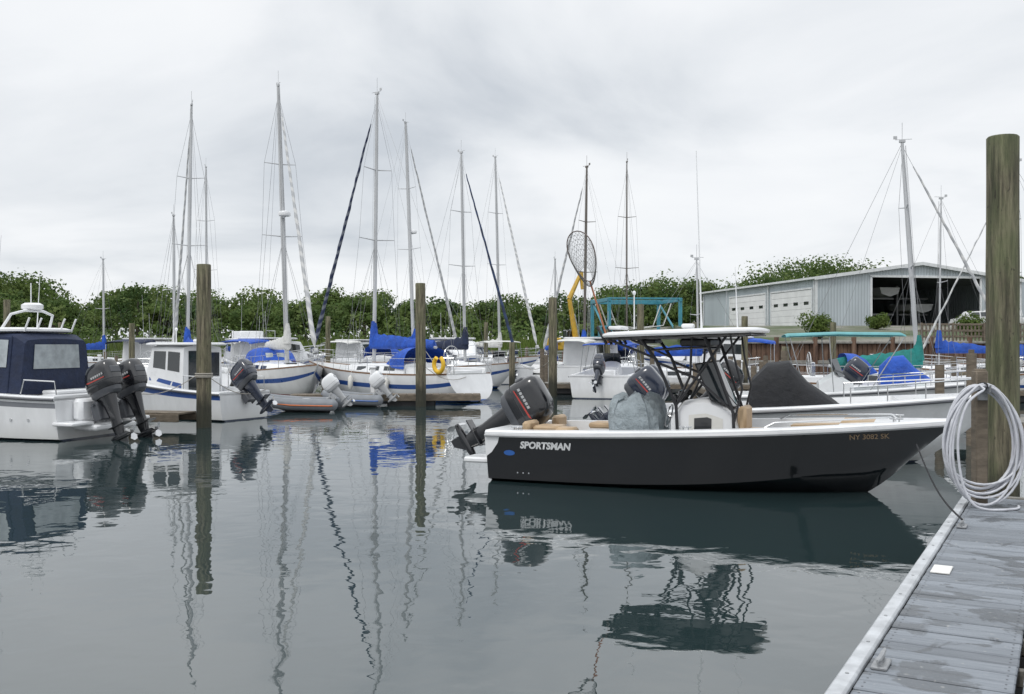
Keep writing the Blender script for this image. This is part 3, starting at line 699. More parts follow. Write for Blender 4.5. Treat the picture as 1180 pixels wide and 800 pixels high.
# ------------------------------------------------------------------ PILOTHOUSE BOAT
def pilothouse(name,x,y,head,L=5.9):
    e=empty(name,x,y,0,head); h=VHull(L,2.25,.82,1.30,dr=.3,rake=.6,full=2.3)
    emit_hull(h,[H_WHITE,STRB],e,stripe_rings=(1,2)); open_deck(h,[WHITE,WHITE,NSK],e,zf=.38,t_tr=.07,t_fd=.6)
    r=MB()
    for sg in (-1,1): r.tube([(h.pt(t,1)[0],sg*(h.pt(t,1)[1]+.03),h.pt(t,1)[2]-.02) for t in np.linspace(0,1,26)],.03,6)
    r.emit('rub_rail',DGREY,e)
    c=MB()
    ph=Cab([(1.75,.86,.78,.45,2.22),(2.4,.88,.78,.6,2.25),(3.15,.86,.74,.8,2.24),(3.28,.85,.72,.85,1.9),(3.42,.84,.71,.9,1.55)])
    ph.mesh(c,0,.05); ph.win(c,1.9,2.4,.55,.9,1); ph.win(c,2.5,3.05,.55,.9,1)
    ph.win(c,1.8,3.2,.28,.36,2,off=.006)
    fc=Cab([(3.3,.86,.72,.9,1.6),(4.1,.7,.55,1.0,1.5),(4.8,.4,.25,1.15,1.35)]); fc.mesh(c,0,.05); fc.win(c,3.5,4.0,.4,.8,1)
    for ya,yb in ((-.66,-.25),(-.2,.2),(.25,.66)): c.add([(3.44,ya,1.66),(3.44,yb,1.66),(3.20,yb,2.18),(3.20,ya,2.18)],[[0,1,2,3]],1)
    c.add([(1.74,-.7,1.3),(1.74,-.15,1.3),(1.74,-.15,2.05),(1.74,-.7,2.05)],[[0,1,2,3]],1); c.add([(1.74,.0,.6),(1.74,.6,.6),(1.74,.6,2.1),(1.74,.0,2.1)],[[0,1,2,3]],1)
    c.loft([superell(2.45,0,z,1.08-i,.9-i,28,5) for z,i in ((2.27,.03),(2.29,0),(2.33,0),(2.36,.1))],True,True,True)
    c.tube([(2.5,.5,2.34),(2.45,.5,4.0)],[.014,.005],6); c.tube([(2.9,0,2.34),(2.9,0,2.75)],.014,6); c.ell((2.9,0,2.78),(.05,.05,.06)); c.box((2.2,-.3,2.42),(.4,.2,.1),0,.03)
    c.emit('pilothouse',[WHITE,DARKGLASS,STRB],e)
    outboard(e,(-.08,0,.72),42,NAVYO,DGREY,NAVYO,1.05,decal=LGREY)
    b=MB()
    for sg in (-1,1):
        pts=[(h.pt(tt,1)[0],sg*(h.pt(tt,1)[1]-.08),h.pt(tt,1)[2]+.4) for tt in np.linspace(.6,.98,8)]
        b.tube(pts,.014,6)
        for q in pts[::2]: b.tube([q,(q[0],q[1],q[2]-.38)],.012,5)
        b.tube([(.1,sg*.95,.9),(.1,sg*.95,1.3),(1.6,sg*.95,1.35),(1.6,sg*.95,.9)],.013,5)
    b.emit('rails',STEEL,e)
pilothouse('pilothouse_boat',-8.15,30.4,152)
# ------------------------------------------------------------------ DINGHIES
def dinghy(name,x,y,head,L=2.9,eng=True,trim=ORANGE):
    e=empty(name,x,y,0,head); m=MB(); B=.62
    pts=[(-.15,-B,.27),(.1,-B,.25),(L*.5,-B,.27),(L*.75,-B*.85,.33),(L*.92,-B*.45,.40),(L,0,.44),(L*.92,B*.45,.40),(L*.75,B*.85,.33),(L*.5,B,.27),(.1,B,.25),(-.15,B,.27)]
    P=[]
    for a,b in zip(pts,pts[1:]):
        for k in range(4): P.append(tuple(lerp(u,v,k/4) for u,v in zip(a,b)))
    P.append(pts[-1]); rs=[.2]*len(P); rs[0]=.06;rs[1]=.15;rs[-1]=.06;rs[-2]=.15
    m.tube(P,rs,12,mi=0)
    m.tube([(x_,y_*1.33,z_-.02) if abs(y_)>.3 else (x_+.19,y_,z_) for x_,y_,z_ in P[2:-2]],.022,5,mi=1)
    m.box((.25,0,.3),(.05,1.0,.42),2,.01); m.loft([[(.2,-.5,.12),(.2,0,-.08),(.2,.5,.12)],[(L*.6,-.5,.14),(L*.6,0,-.05),(L*.6,.5,.14)],[(L*.88,-.2,.3),(L*.88,0,.2),(L*.88,.2,.3)]],mi=2)
    m.box((1.2,0,.4),(.25,1.1,.04),2); m.emit('inflatable_tubes',[RUBBER,trim,LGREY],e)
    if eng: outboard(e,(.18,0,.52),40,WHITE,LGREY,LGREY,.72)
dinghy('inflatable_dinghy',W(388,34),34.2,176,2.8)
dinghy('inflatable_dinghy',W(440,36.5),37.0,172,2.2,trim=BLUED)
# ------------------------------------------------------------------ SAILBOATS
def SB(px,Y,py,head,L,**k): return sailboat('sailboat',W(px,Y),Y,head,L,ZP(py,Y),**k)
SB(216,50,123,118,10,lean=.2,jib=JIBW,cover=BLUE,dodger=None)
SB(238,75,194,92,10,cover=BLUE,jib=None,lean=0)
SB(201,62,250,85,8,cover=WCANV,jib=None,spread=1,dodger=None)
SB(331,46,100,-62,11,lean=-.38,radar=True,jib=JIBW,cover=WCANV,dodger=BLUE,hullm=H_WRED,mr=.11,furl=.11)
SB(431,44,110,136,11.5,lean=.08,jib=JIBB,cover=BLUE,dodger=BLUE,hullm=H_WBLUE,ring=True,furl=.10)
SB(477,68,143,55,12,lean=-.5,jib=JIBW,cover=BLUE,radar=True,mr=.12,furl=.11)
SB(536,54,177,-50,10.5,lean=-.15,jib=JIBN,cover=NAVY,dodger=NAVY,hullm=H_WBLUE)
SB(576,78,182,-50,11,lean=-.3,jib=JIBW,cover=WCANV,dodger=NAVY,mr=.1,furl=.12)
SB(673,60,194,126,10,lean=.1,jib=JIBW,cover=BLUE,mastm=MASTB,dodger=NAVY,furl=.11)
SB(722,72,188,95,10,jib=None,cover=BLUE,mastm=MASTB,mr=.06)
SB(1058,37,165,-6,9,lean=-.5,jib=JIBW,cover=TEAL,dodger=BLUE,mr=.085,hullm=H_WBLUE,bh=.3)
SB(1082,53,230,178,8.5,jib=None,cover=BLUE,dodger=None,spread=1,mr=.045)
SB(1165,43,190,170,9.5,jib=JIBW,cover=BLUE,dodger=BLUE,furl=.05,bh=.45)
SB(640,82,300,70,8,jib=None,cover=BLUE,spread=1)
SB(805,48,300,12,7.5,jib=None,cover=BLUE,spread=1,dodger=None,mr=.05)
SB(120,82,300,70,9,jib=None,cover=BLUE,spread=1,dodger=None)
# ------------------------------------------------------------------ background motor cruisers
def cruiser(name,x,y,head,L=8.5,fly=True,canvas=BLUE,hm=H_WHITE):
    e=empty(name,x,y,0,head); h=VHull(L,.33*L,1.1,1.7,rake=.9,full=2.2); emit_hull(h,[hm,STRB],e,stripe_rings=(2,),ns=24)
    open_deck(h,[WHITE,WHITE,NSK],e,zf=.6,t_tr=.06,t_fd=.45)
    c=MB(); b=.15*L
    cb=Cab([(.25*L,b,b*.9,1.1,2.5),(.45*L,b,b*.88,1.15,2.55),(.58*L,b*.95,b*.8,1.2,2.45),(.66*L,b*.8,b*.6,1.3,1.9),(.85*L,b*.4,b*.2,1.5,1.65)])
    cb.mesh(c); cb.win(c,.28*L,.41*L,.5,.85,1); cb.win(c,.43*L,.56*L,.5,.85,1); cb.win(c,.67*L,.75*L,.3,.75,1)
    c.loft([superell(.38*L,0,z,.19*L-i,b-i,24,4) for z,i in ((2.6,.02),(2.63,0),(2.68,0),(2.7,.1))],True,True,True)
    if fly:
        c.box((.45*L,0,2.95),(.1,b*1.4,.5),0,.03); c.box((.33*L,0,2.95),(.45,b,.5),0,.05)
        for sg in (-1,1): c.tube([(.2*L,sg*b*.9,2.7),(.2*L,sg*b*.9,3.2),(.45*L,sg*b*.85,3.25)],.02,5,mi=2)
    c.tube([(.4*L,.5,2.7),(.38*L,.5,5.4)],[.015,.006],5,mi=2); c.tube([(.3*L,-.5,2.7),(.29*L,-.5,4.2)],.012,5,mi=2)
    c.loft([arch(.05*L,b,2.3,.18),arch(.15*L,b,2.4,.2),arch(.25*L,b,2.42,.2)],mi=3)
    for sg in (-1,1): c.tube([(.06*L,sg*b,1.1),(.06*L,sg*b,2.35)],.018,5,mi=2)
    c.emit('cabin_and_flybridge',[WHITE,DARKGLASS,STEEL,canvas],e)
    b2=MB()
    for sg in (-1,1):
        pts=[(h.pt(tt,1)[0],sg*(h.pt(tt,1)[1]-.1),h.pt(tt,1)[2]+.6) for tt in np.linspace(.45,.98,9)]; b2.tube(pts,.018,5)
        for q in pts[::2]: b2.tube([q,(q[0],q[1],q[2]-.56)],.014,5)
    b2.emit('bow_rail',STEEL,e)
cruiser('motor_cruiser',W(262,56),56,60,8.5,fly=False)
cruiser('motor_cruiser',W(300,64),64,115,10,fly=True,canvas=WCANV)
cruiser('motor_cruiser',W(128,58),59,75,8,fly=False,canvas=NAVY)
cruiser('motor_cruiser',W(505,62),62,-70,8,fly=False,canvas=BLUE)
cruiser('motor_cruiser',W(650,54),53,60,6.8,fly=False,canvas=WCANV)
cruiser('motor_cruiser',W(700,56),55,100,7,fly=False,canvas=BLUE)
cruiser('motor_cruiser',W(380,78),78,60,9,fly=False,canvas=WCANV)
cruiser('motor_cruiser',W(900,50),50,170,7,fly=False,canvas=BLUE)
white_cc('center_console_boat',W(690,42),42,W(725,47),47.5,top=BLUE,cover=BLUE,engines=1,tilt=40,cx=.42,ccov=False,tz=2.3)
white_cc('center_console_boat',W(985,32.5),32.5,W(1150,31),31,top=None,cover=BLUE,engines=1,tilt=40,cx=.3)
white_cc('center_console_boat',W(590,62),57,W(560,66),64,top=WCANV,engines=1,tilt=40,ccov=False)
# ------------------------------------------------------------------ PILINGS
def pilemat(name,base,moss,k=.5):
    m,nt,bs=newmat(name); tc=nt.nodes.new('ShaderNodeTexCoord'); sx=nt.nodes.new('ShaderNodeSeparateXYZ'); nt.links.new(tc.outputs['Object'],sx.inputs[0])
    g=noise(nt,16,8,.75,sc3=(1,1,.07),dist=.3); p=noise(nt,2.6,6,.65,sc3=(1,1,.4))
    c=mixc(nt,ramp(nt,g,[(.38,0.),(.6,1.)]),tuple(x*.38 for x in base),tuple(base))
    c=mixc(nt,math_n(nt,'MULTIPLY',ramp(nt,p,[(.40,0.),(.60,1.)]),k),c,tuple(moss))
    kn=noise(nt,26,2,.5,sc3=(1,1,.5)); c=mixc(nt,ramp(nt,kn,[(.66,0.),(.72,.7)]),c,(.03,.025,.02))
    c=mixc(nt,1.,c,ramp(nt,g,[(.3,.45),(.6,1.2)]),'MULTIPLY')
    wet=math_n(nt,'SUBTRACT',1.25,math_n(nt,'MULTIPLY_ADD',p,.5,sx.outputs[2])); wc=nt.nodes.new('ShaderNodeClamp'); nt.links.new(math_n(nt,'MULTIPLY',wet,2.2),wc.inputs[0])
    c=mixc(nt,math_n(nt,'MULTIPLY',wc.outputs[0],.85),c,(.018,.02,.015))
    nt.links.new(c,bs.inputs['Base Color']); bs.inputs['Roughness'].default_value=.85; bump(nt,bs,g,.03)
    return m
PILE=pilemat('weathered_piling_wood',(.20,.175,.12),(.12,.13,.065),.5)
PILEG=pilemat('mossy_piling_wood',(.20,.18,.12),(.10,.12,.055),.7)
def piling(x,y,top,r=.19,mat=PILE,lean=(0,0),name='piling',z0=-2.):
    mb=MB(); pts=[];rs=[]
    n=14
    for i in range(n+1):
        k=i/n; z=lerp(z0,top,k); pts.append((lean[0]*z,lean[1]*z,z)); rs.append(r*(1.04-.07*k)*(1+random.uniform(-.012,.012)))
    pts.append((lean[0]*top,lean[1]*top,top+.02)); rs.append(r*.88)
    mb.tube(pts,rs,20); o=mb.emit(name,mat,None,ang=50); o.location=(x,y,0); return o
piling(W(235,27.6),27.6,4.5,.2)
piling(W(485,36.9),36.9,4.55,.19,lean=(-.004,0))
piling(W(637,44),44,4.35,.19)
piling(W(738,50),50,4.3,.18)
piling(5.43,11.02,4.58,.174,PILEG)
for px,Y,py in ((8,45,346),(152,52,373),(858,46,365),(70,60,372),(378,60,365),(560,70,372),(800,60,372),(960,50,372),(1110,33,430),(905,40,400),(700,55,380),(590,50,395),(1150,30,420)):
    piling(W(px,Y),Y,ZP(py,Y),.15)
def line(a,b,sag,r=.012):
    m=MB(); pts=[tuple(lerp(p,q,k)-(sag*math.sin(k*math.pi) if i==2 else 0) for i,(p,q) in enumerate(zip(a,b))) for k in np.linspace(0,1,14)]
    m.tube(pts,r,5)
    return m
e=empty('mooring_ropes',0,0,0)
for i,(a,b,s) in enumerate((((W(235,27.6)-.1,27.5,1.5),(-10.2,26.0,1.1),.3),((W(235,27.6)+.1,27.7,1.4),(-7.7,31.3,.9),.3),((W(485,36.9),36.8,1.6),(-1.6,40.0,1.1),.4),((W(637,44),43.9,1.7),(.2,50.5,1.5),.5))):
    line(a,b,s).emit('rope_%d'%i,ROPE,e)
m=MB()
for z in (1.40,1.44,1.49): m.tube([(W(235,27.6)+.225*math.cos(a),27.6+.225*math.sin(a),z) for a in np.linspace(0,2*math.pi,18)[:-1]],.02,5,closed=True)
m.emit('rope_wraps',ROPE,e)
# ------------------------------------------------------------------ NEAR DOCK
def plankmat():
    m,nt,bs=newmat('composite_dock_planks'); 
    g=noise(nt,14,6,.7,sc3=(.25,3,1)); p=noise(nt,1.7,6,.62,dist=.8,sc3=(1,1.3,1)); geo=nt.nodes.new('ShaderNodeNewGeometry')
    c=mixc(nt,ramp(nt,g,[(.3,0.),(.7,1.)]),(.155,.172,.195),(.24,.262,.29))
    rv=ramp(nt,geo.outputs['Random Per Island'],[(0.,.72),(1.,1.15)])
    c=mixc(nt,1.,c,rv,'MULTIPLY')
    wet=ramp(nt,p,[(.54,0.),(.57,1.)])
    c=mixc(nt,math_n(nt,'MULTIPLY',wet,.68),c,(.055,.062,.07))
    st=noise(nt,22,3,.5); c=mixc(nt,ramp(nt,st,[(.68,0.),(.73,.5)]),c,(.4,.4,.38))
    nt.links.new(c,bs.inputs['Base Color']); nt.links.new(math_n(nt,'MULTIPLY_ADD',wet,-.3,.68),bs.inputs['Roughness'])
    bump(nt,bs,g,.004); return m
PLANK=plankmat()
OLDW=M('old_dock_timber',(.17,.14,.105),.85,var=.5,scale=4,sc3=(1,1,4),bmp=.01,bscale=25)
GREYW=M('grey_dock_timber',(.27,.26,.235),.85,var=.45,scale=5,bmp=.008,bscale=25)
FLOAT=M('black_dock_float',(.02,.02,.022),.6)
def near_dock():
    e=empty('floating_dock',1.475,4.7,0,-29.2); zt=.65; y0,y1=-12.,7.12
    p=MB(); cols=[(.10,.785),(.815,1.60),(1.63,2.30)]; y=y0; sc=MB()
    while y+.14<y1:
        for a,b in cols:
            dz=random.uniform(-.003,.003); p.box(((a+b)/2+random.uniform(-.002,.002),y+.0675,zt-.02+dz),(b-a-.004,.130,.04),0,.007)
            for xx in (a+.04,b-.04):
                for q in (.035,.10): sc.tube([(xx,y+q,zt+dz-.002),(xx,y+q,zt+dz+.0015)],.006,6)
        y+=.150
    p.emit('deck_planks',PLANK,e,ang=20); sc.emit('deck_screws',DGREY,e,flat=True)
    f=MB()
    f.box((.048,(y0+y1)/2,zt-.005),(.09,y1-y0,.045),0,.012); f.box((2.352,(y0+y1)/2,zt-.005),(.09,y1-y0,.045),0,.012)
    f.box((.02,(y0+y1)/2,zt-.15),(.06,y1-y0-.01,.24),1,.01); f.box((2.38,(y0+y1)/2,zt-.15),(.06,y1-y0-.01,.24),1,.01)
    f.box((1.2,y1+.03,zt-.12),(2.3,.06,.26),1,.01)
    for yy in np.arange(y0+1,y1,2.4): f.box((1.2,yy,.2),(2.1,1.7,.5),2,.06)
    for yy in np.arange(y0+.4,y1,.6): f.box((1.2,yy,zt-.09),(2.3,.05,.09),1,.005)
    for yy in np.arange(y0+.3,y1,.6): f.tube([(.048,yy,zt+.012),(.048,yy,zt+.021)],.010,8,mi=3)
    f.emit('dock_frame_and_floats',[M('pale_edge_strip',(.50,.52,.54),.5,var=.35,scale=6),GREYW,FLOAT,GALV],e)
    c=MB()
    for yy in (.55,5.0,-4):
        x=.17; c.box((x,yy,zt+.012),(.08,.18,.02),0,.006)
        for d in (-.04,.04): c.tube([(x,yy+d,zt+.01),(x,yy+d*.9,zt+.045)],[.017,.013],8)
        c.tube([(x,yy-.12,zt+.058),(x,yy-.08,zt+.054),(x,yy,zt+.05),(x,yy+.08,zt+.054),(x,yy+.12,zt+.058)],[.007,.013,.015,.013,.007],8)
    c.emit('mooring_cleats',GALV,e)
    t=MB(); t.box((.20,3.05,zt+.007),(.13,.26,.012),0,.004); t.emit('slip_number_plate',WP,e)
    l=MB()
    pts=[(.17,5.0,zt+.07)]; tgt=(-.45,6.9,1.2)
    for k in np.linspace(0,1,10): pts.append((lerp(.17,tgt[0],k),lerp(5.0,tgt[1],k),lerp(zt+.07,tgt[2],k)-.12*math.sin(k*math.pi)))
    l.tube(pts,.009,6); l.emit('mooring_line',BLACKC,e)
near_dock()
def hose_post():
    e=empty('hose_post',4.80,10.22,.65,0)
    p=MB(); p.box((0,0,.68),(.125,.125,1.40),0,.012); p.box((0,0,1.385),(.10,.10,.03),0,.01); p.emit('post',OLDW,e)
    h=MB(); h.tube([(0,-.06,1.16),(0,-.22,1.18),(0,-.23,1.24)],.014,6); h.box((0,-.068,1.16),(.1,.02,.16),0,.005); h.emit('hose_hanger',GALV,e)
    c=MB(); pts=[]; n=10; cx=-.055
    for k in range(n):
        a=random.uniform(.33,.42); topz=1.24+random.uniform(-.04,.05); bot=.10+random.uniform(-.02,.13) if k<8 else .02
        ox=cx+random.uniform(-.025,.025); dy=-.10-.014*k
        nx=random.uniform(.75,1.0)
        for j in range(36):
            t=2*math.pi*j/36
            zc=(topz+bot)/2; hz=(topz-bot)/2
            w=a*(1-.15*math.cos(t)*nx)
            pts.append((ox+w*math.sin(t),dy-.012*j/36+.02*math.sin(t*2+k),zc+hz*math.cos(t)))
    P=np.array(pts); 
    for _ in range(3): P[1:-1]=(P[:-2]+2*P[1:-1]+P[2:])/4
    pts=[tuple(q) for q in P]
    tail=[(cx-.02,-.27,1.2),(cx-.2,-.28,1.05),(cx-.30,-.30,.7),(cx-.27,-.32,.3),(cx-.18,-.34,.08),(cx-.05,-.36,.016),(cx+.15,-.38,.016),(cx+.3,-.30,.016),(cx+.38,-.15,.016)]
    T=np.array(tail)
    fine=[]
    for i in range(len(T)-1):
        p0=T[max(i-1,0)];p1=T[i];p2=T[i+1];p3=T[min(i+2,len(T)-1)]
        for j in range(6):
            u=j/6; fine.append(tuple(.5*((2*p1)+(-p0+p2)*u+(2*p0-5*p1+4*p2-p3)*u*u+(-p0+3*p1-3*p2+p3)*u**3)))
    c.tube(pts+fine,.0125,7); c.emit('coiled_hose',HOSE,e)
    b=MB()
    b.tube([(cx+.02*math.cos(a),-.17+.11*math.sin(a),1.22+.04*math.cos(a)) for a in np.linspace(0,2*math.pi,14)[:-1]],.010,6,closed=True); b.emit('hose_tie',BLACKC,e)
hose_post()
# ------------------------------------------------------------------ other docks
def far_dock(x0,y0,x1,y1,w=1.6,z=.5,posts=True,mat=GREYW,name='floating_dock'):
    L=math.hypot(x1-x0,y1-y0); e=empty(name,x0,y0,0,math.degrees(math.atan2(y1-y0,x1-x0)))
    m=MB(); n=int(L/.3)
    for i in range(n): m.box(((i+.5)*L/n,0,z),(L/n-.015,w,.05),0,.006)
    for sg in (-1,1): m.box((L/2,sg*w/2,z-.12),(L,.08,.2),1,.01)
    for k in range(int(L/3)): m.box((k*3+1.5,0,z-.3),(1.8,w*.85,.4),2,.05)
    if posts:
        for k in range(int(L/5)+1): 
            for sg in (-1,1):
                m.tube([(k*5,sg*(w/2+.14),-2),(k*5,sg*(w/2+.14),1.5+.3*((k*7+sg)%3))],.11,10,mi=1)
    m.emit('dock_deck',[mat,OLDW,FLOAT],e)
    q=MB()
    for k in range(int(L/6)): q.box((k*6+3,.5,z+.5),(.2,.2,.95),0,.03); q.box((k*6+3,.5,z+1.02),(.26,.26,.12),0,.04)
    if L>6: q.emit('power_pedestals',WHITE,e)
far_dock(-38,69.5,-4.5,69.5)
far_dock(-2.5,88,3.5,80)
far_dock(-11.3,27.9,-8.9,27.3,w=.9,z=.42,posts=False,mat=OLDW,name='finger_dock')
far_dock(-8.3,37.5,-1.2,37.9,w=.9,z=.4,posts=False,mat=OLDW,name='finger_dock')
far_dock(1.5,46.5,14,44.8,w=1.4)
far_dock(8,32,8.6,44.8,w=1.2,name='finger_dock')
far_dock(10.5,23.6,24,23.0,w=1.6)
far_dock(18,39.8,34,39.4,w=1.4)
# ------------------------------------------------------------------ TERRAIN + WATER
def height(x,y):
    if x>14 and y>62: return 2.42+1.5*clamp((y-64)/22)
    if x>4 and y>80: return 1.75+2.1*clamp((x-10)/4.)*clamp((y-80)/10)
    if y>90: return -.7+2.3*clamp((y-90)/10)+.25*math.sin(x*.3)*clamp((y-90)/10)+1.*clamp((y-130)/60)
    return -2.5
xs=sorted(set([-2500,-1200,-600,-300,-180,-130]+list(np.arange(-100,120,4.))+[3.95,4.05,9.9,13.95,14.05,130,180,300,600,1200,2500]))
ys=sorted(set([-2000,-800,-200,-50,0,30,50,61.95,62.05,64,70,76,79.95,80.05,84,86,89.9,92,94,96,98,100,105,110,120,130,150,190,260,400,800,1500,3000]))
gv=[(x,y,height(x,y)) for y in ys for x in xs]; nx=len(xs)
gf=[[j*nx+i,j*nx+i+1,(j+1)*nx+i+1,(j+1)*nx+i] for j in range(len(ys)-1) for i in range(nx-1)]
def groundmat():
    m,nt,bs=newmat('ground_gravel_and_grass'); a=noise(nt,.12,6,.6); b=noise(nt,3,6,.7)
    c=mixc(nt,ramp(nt,a,[(.42,0.),(.58,1.)]),(.055,.085,.025),(.22,.21,.18)); c=mixc(nt,1.,c,ramp(nt,b,[(.3,.7),(.7,1.15)]),'MULTIPLY')
    nt.links.new(c,bs.inputs['Base Color']); bs.inputs['Roughness'].default_value=.95; bump(nt,bs,b,.05); return m
g=MB(); g.add(gv,gf); g.emit('ground',groundmat(),None)
def watermat():
    m,nt,bs=newmat('harbour_water')
    big=noise(nt,.28,3,.5,sc3=(1,.8,1)); n1=noise(nt,1.5,2,.45,dist=.3); n2=noise(nt,5.5,2,.5)
    bs.inputs['Base Color'].default_value=(.020,.036,.038,1); bs.inputs['Roughness'].default_value=.015
    bs.inputs['IOR'].default_value=2.45
    calm=ramp(nt,noise(nt,.12,3,.5),[(.35,.45),(.65,1.)])
    h=math_n(nt,'ADD',n1,math_n(nt,'MULTIPLY',n2,.10)); h=math_n(nt,'MULTIPLY',h,calm)
    h=math_n(nt,'ADD',h,math_n(nt,'MULTIPLY',big,1.2))
    bump(nt,bs,h,.0115); return m
wt=MB(); wt.add([(-2500,-2000,0),(2500,-2000,0),(2500,2500,0),(-2500,2500,0)],[[0,1,2,3]]); wt.emit('water',watermat(),None,flat=True)
def bulkhead():
    m,nt,bs=newmat('rusty_sheet_bulkhead'); f=noise(nt,3,6,.7,sc3=(1,1,.25)); 
    nt.links.new(ramp(nt,f,[(.3,(.045,.03,.025)),(.5,(.13,.075,.05)),(.7,(.2,.135,.095))]),bs.inputs['Base Color']); bs.inputs['Roughness'].default_value=.9
    e=empty('timber_bulkhead',14,62,0,0); w=MB()
    for i in range(int(60/.3)): w.box((.15+i*.3,0,.2),(.27,.12+.06*(i%2),4.3),0,.01)
    for i in range(int(18/.3)): w.box((0,.15+i*.3,.2),(.12+.06*(i%2),.27,4.3),0,.01)
    for i in range(34): w.box((-10+.15+i*.3,18,-.2),(.27,.14,3.9),0,.01)
    for i in range(26): w.tube([(i*2.4,-.25,-2),(i*2.4,-.25,2.75)],.15,10)
    w.box((30,-.12,2.42),(60.5,.42,.14),1,.02); w.box((0,9,2.42),(.42,18,.14),1,.02); w.box((30,-.14,1.2),(60,.14,.22),1,.02)
    w.emit('sheet_piles_and_cap',[m,GREYW],e)
bulkhead()
def fence():
    e=empty('wooden_fence',26,63.2,2.45,0); f=MB()
    for i in range(19): f.box((i*2.,0,.6),(.12,.12,1.25),0,.01)
    for z in (.35,.72,1.12): f.box((18,.075,z),(36.4,.04,.13),0,.008)
    for i in range(150): f.box((i*.24+.1,.11,.58),(.11,.025,1.0),0,.004)
    f.emit('posts_rails_pickets',OLDW,e)
fence()
# ------------------------------------------------------------------ WAREHOUSE
def corr(name,col,axis,scale=6.):
    m,nt,bs=newmat(name); tc=nt.nodes.new('ShaderNodeTexCoord'); w=nt.nodes.new('ShaderNodeTexWave'); w.bands_direction=axis; w.inputs['Scale'].default_value=scale
    nt.links.new(tc.outputs['Object'],w.inputs[0]); f=noise(nt,.6,5,.6,sc3=(1,1,.3))
    c=mixc(nt,1.,tuple(col),ramp(nt,f,[(.3,.85),(.7,1.08)]),'MULTIPLY'); c=mixc(nt,1.,c,ramp(nt,w.outputs['Fac'],[(.05,.78),(.3,1.)]),'MULTIPLY')
    nt.links.new(c,bs.inputs['Base Color']); bs.inputs['Roughness'].default_value=.5; bump(nt,bs,w.outputs['Fac'],.04); return m
def warehouse():
    e=empty('metal_warehouse',27.5,90,3.8,math.degrees(math.atan2(4,21)))
    Wd=20.8; D=27.; he=4.6; hr=6.0; ox0,ox1,oh=5.4,16.6,4.75
    GX=corr('corrugated_siding_front',(.44,.49,.52),'X',1.05); GY=corr('corrugated_siding_side',(.46,.52,.55),'Y',1.05); RF=corr('corrugated_roof',(.48,.51,.53),'Y',1.0)
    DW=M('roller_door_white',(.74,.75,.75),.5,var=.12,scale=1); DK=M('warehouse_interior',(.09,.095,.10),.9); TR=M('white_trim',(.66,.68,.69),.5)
    def rz(x): return he+(hr-he)*(1-abs(x-Wd/2)/(Wd/2))
    w=MB()
    w.add([(0,0,0),(ox0,0,0),(ox0,0,oh),(ox0,0,rz(ox0)),(0,0,he)],[[0,1,2,3,4]],0)
    w.add([(ox1,0,0),(Wd,0,0),(Wd,0,he),(ox1,0,rz(ox1)),(ox1,0,oh)],[[0,1,2,3,4]],0)
    w.add([(ox0,0,oh),(ox1,0,oh),(ox1,0,rz(ox1)),(Wd/2,0,hr),(ox0,0,rz(ox0))],[[0,1,2,3,4]],0)
    w.add([(0,D,0),(Wd,D,0),(Wd,D,he),(Wd/2,D,hr),(0,D,he)],[[4,3,2,1,0]],0)
    w.add([(0,0,0),(0,D,0),(0,D,he),(0,0,he)],[[0,1,2,3]],1); w.add([(Wd,0,0),(Wd,D,0),(Wd,D,he),(Wd,0,he)],[[3,2,1,0]],1)
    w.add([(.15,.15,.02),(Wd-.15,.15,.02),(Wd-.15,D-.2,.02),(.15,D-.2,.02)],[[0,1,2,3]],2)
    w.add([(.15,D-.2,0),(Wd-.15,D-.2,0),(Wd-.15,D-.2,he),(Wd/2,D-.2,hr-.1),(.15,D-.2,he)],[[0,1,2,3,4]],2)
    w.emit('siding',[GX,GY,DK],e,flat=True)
    r=MB(); o=.35
    for a,b,za,zb in ((-o,Wd/2,he-.05,hr+.05),(Wd/2,Wd+o,hr+.05,he-.05)):
        r.add([(a,-o,za),(b,-o,zb),(b,D+o,zb),(a,D+o,za),(a,-o,za-.1),(b,-o,zb-.1),(b,D+o,zb-.1),(a,D+o,za-.1)],[[0,1,2,3],[7,6,5,4],[0,4,5,1],[1,5,6,2],[2,6,7,3],[3,7,4,0]])
    r.emit('roof',RF,e,flat=True)
    t=MB()
    for a,b in ((-.37,Wd/2),(Wd+.37,Wd/2)):
        t.add([(a,-.40,he-.30),(b,-.40,hr-.20),(b,-.40,hr+.10),(a,-.40,he+.0)],[[0,1,2,3]],0)
    t.box((-.38,D/2,he-.12),(.12,D+.7,.2),0,.02); 
    for x in (0,Wd): t.box((x,-.03,he/2-.1),(.22,.1,he-.2),0,.01)
    for x in (ox0,ox1): t.box((x,-.04,oh/2),(.2,.12,oh),0,.01)
    t.box(((ox0+ox1)/2,-.04,oh),(ox1-ox0+.2,.12,.22),0,.01)
    for y in (9.7,.2,D-.1): t.tube([(-.1,y,0),(-.1,y,he-.2)],.07,8)
    t.emit('trim_and_gutters',TR,e)
    d=MB()
    for y0,y1 in ((.75,9.0),(10.4,19.2)):
        for k in range(6): d.box((-.04,(y0+y1)/2,.3+k*.585),(.06,y1-y0,.57),0,.015)
        for k in range(4): d.box((-.075,lerp(y0+1,y1-1,k/3),2.3),(.02,.9,.3),1,.004)
        d.box((-.06,y0-.08,1.8),(.12,.16,3.6),2,.01); d.box((-.06,y1+.08,1.8),(.12,.16,3.6),2,.01); d.box((-.06,(y0+y1)/2,3.62),(.12,y1-y0+.3,.16),2,.01)
    d.emit('overhead_doors',[DW,DARKGLASS,TR],e)
    k=MB()
    for x in (7.2,11,14.8):
        for z in (1.5,3.1): k.box((x,8,z),(3.2,.2,.2),0,.02)
        k.box((x-1.8,8,2.2),(.2,.2,4.4),0,.02)
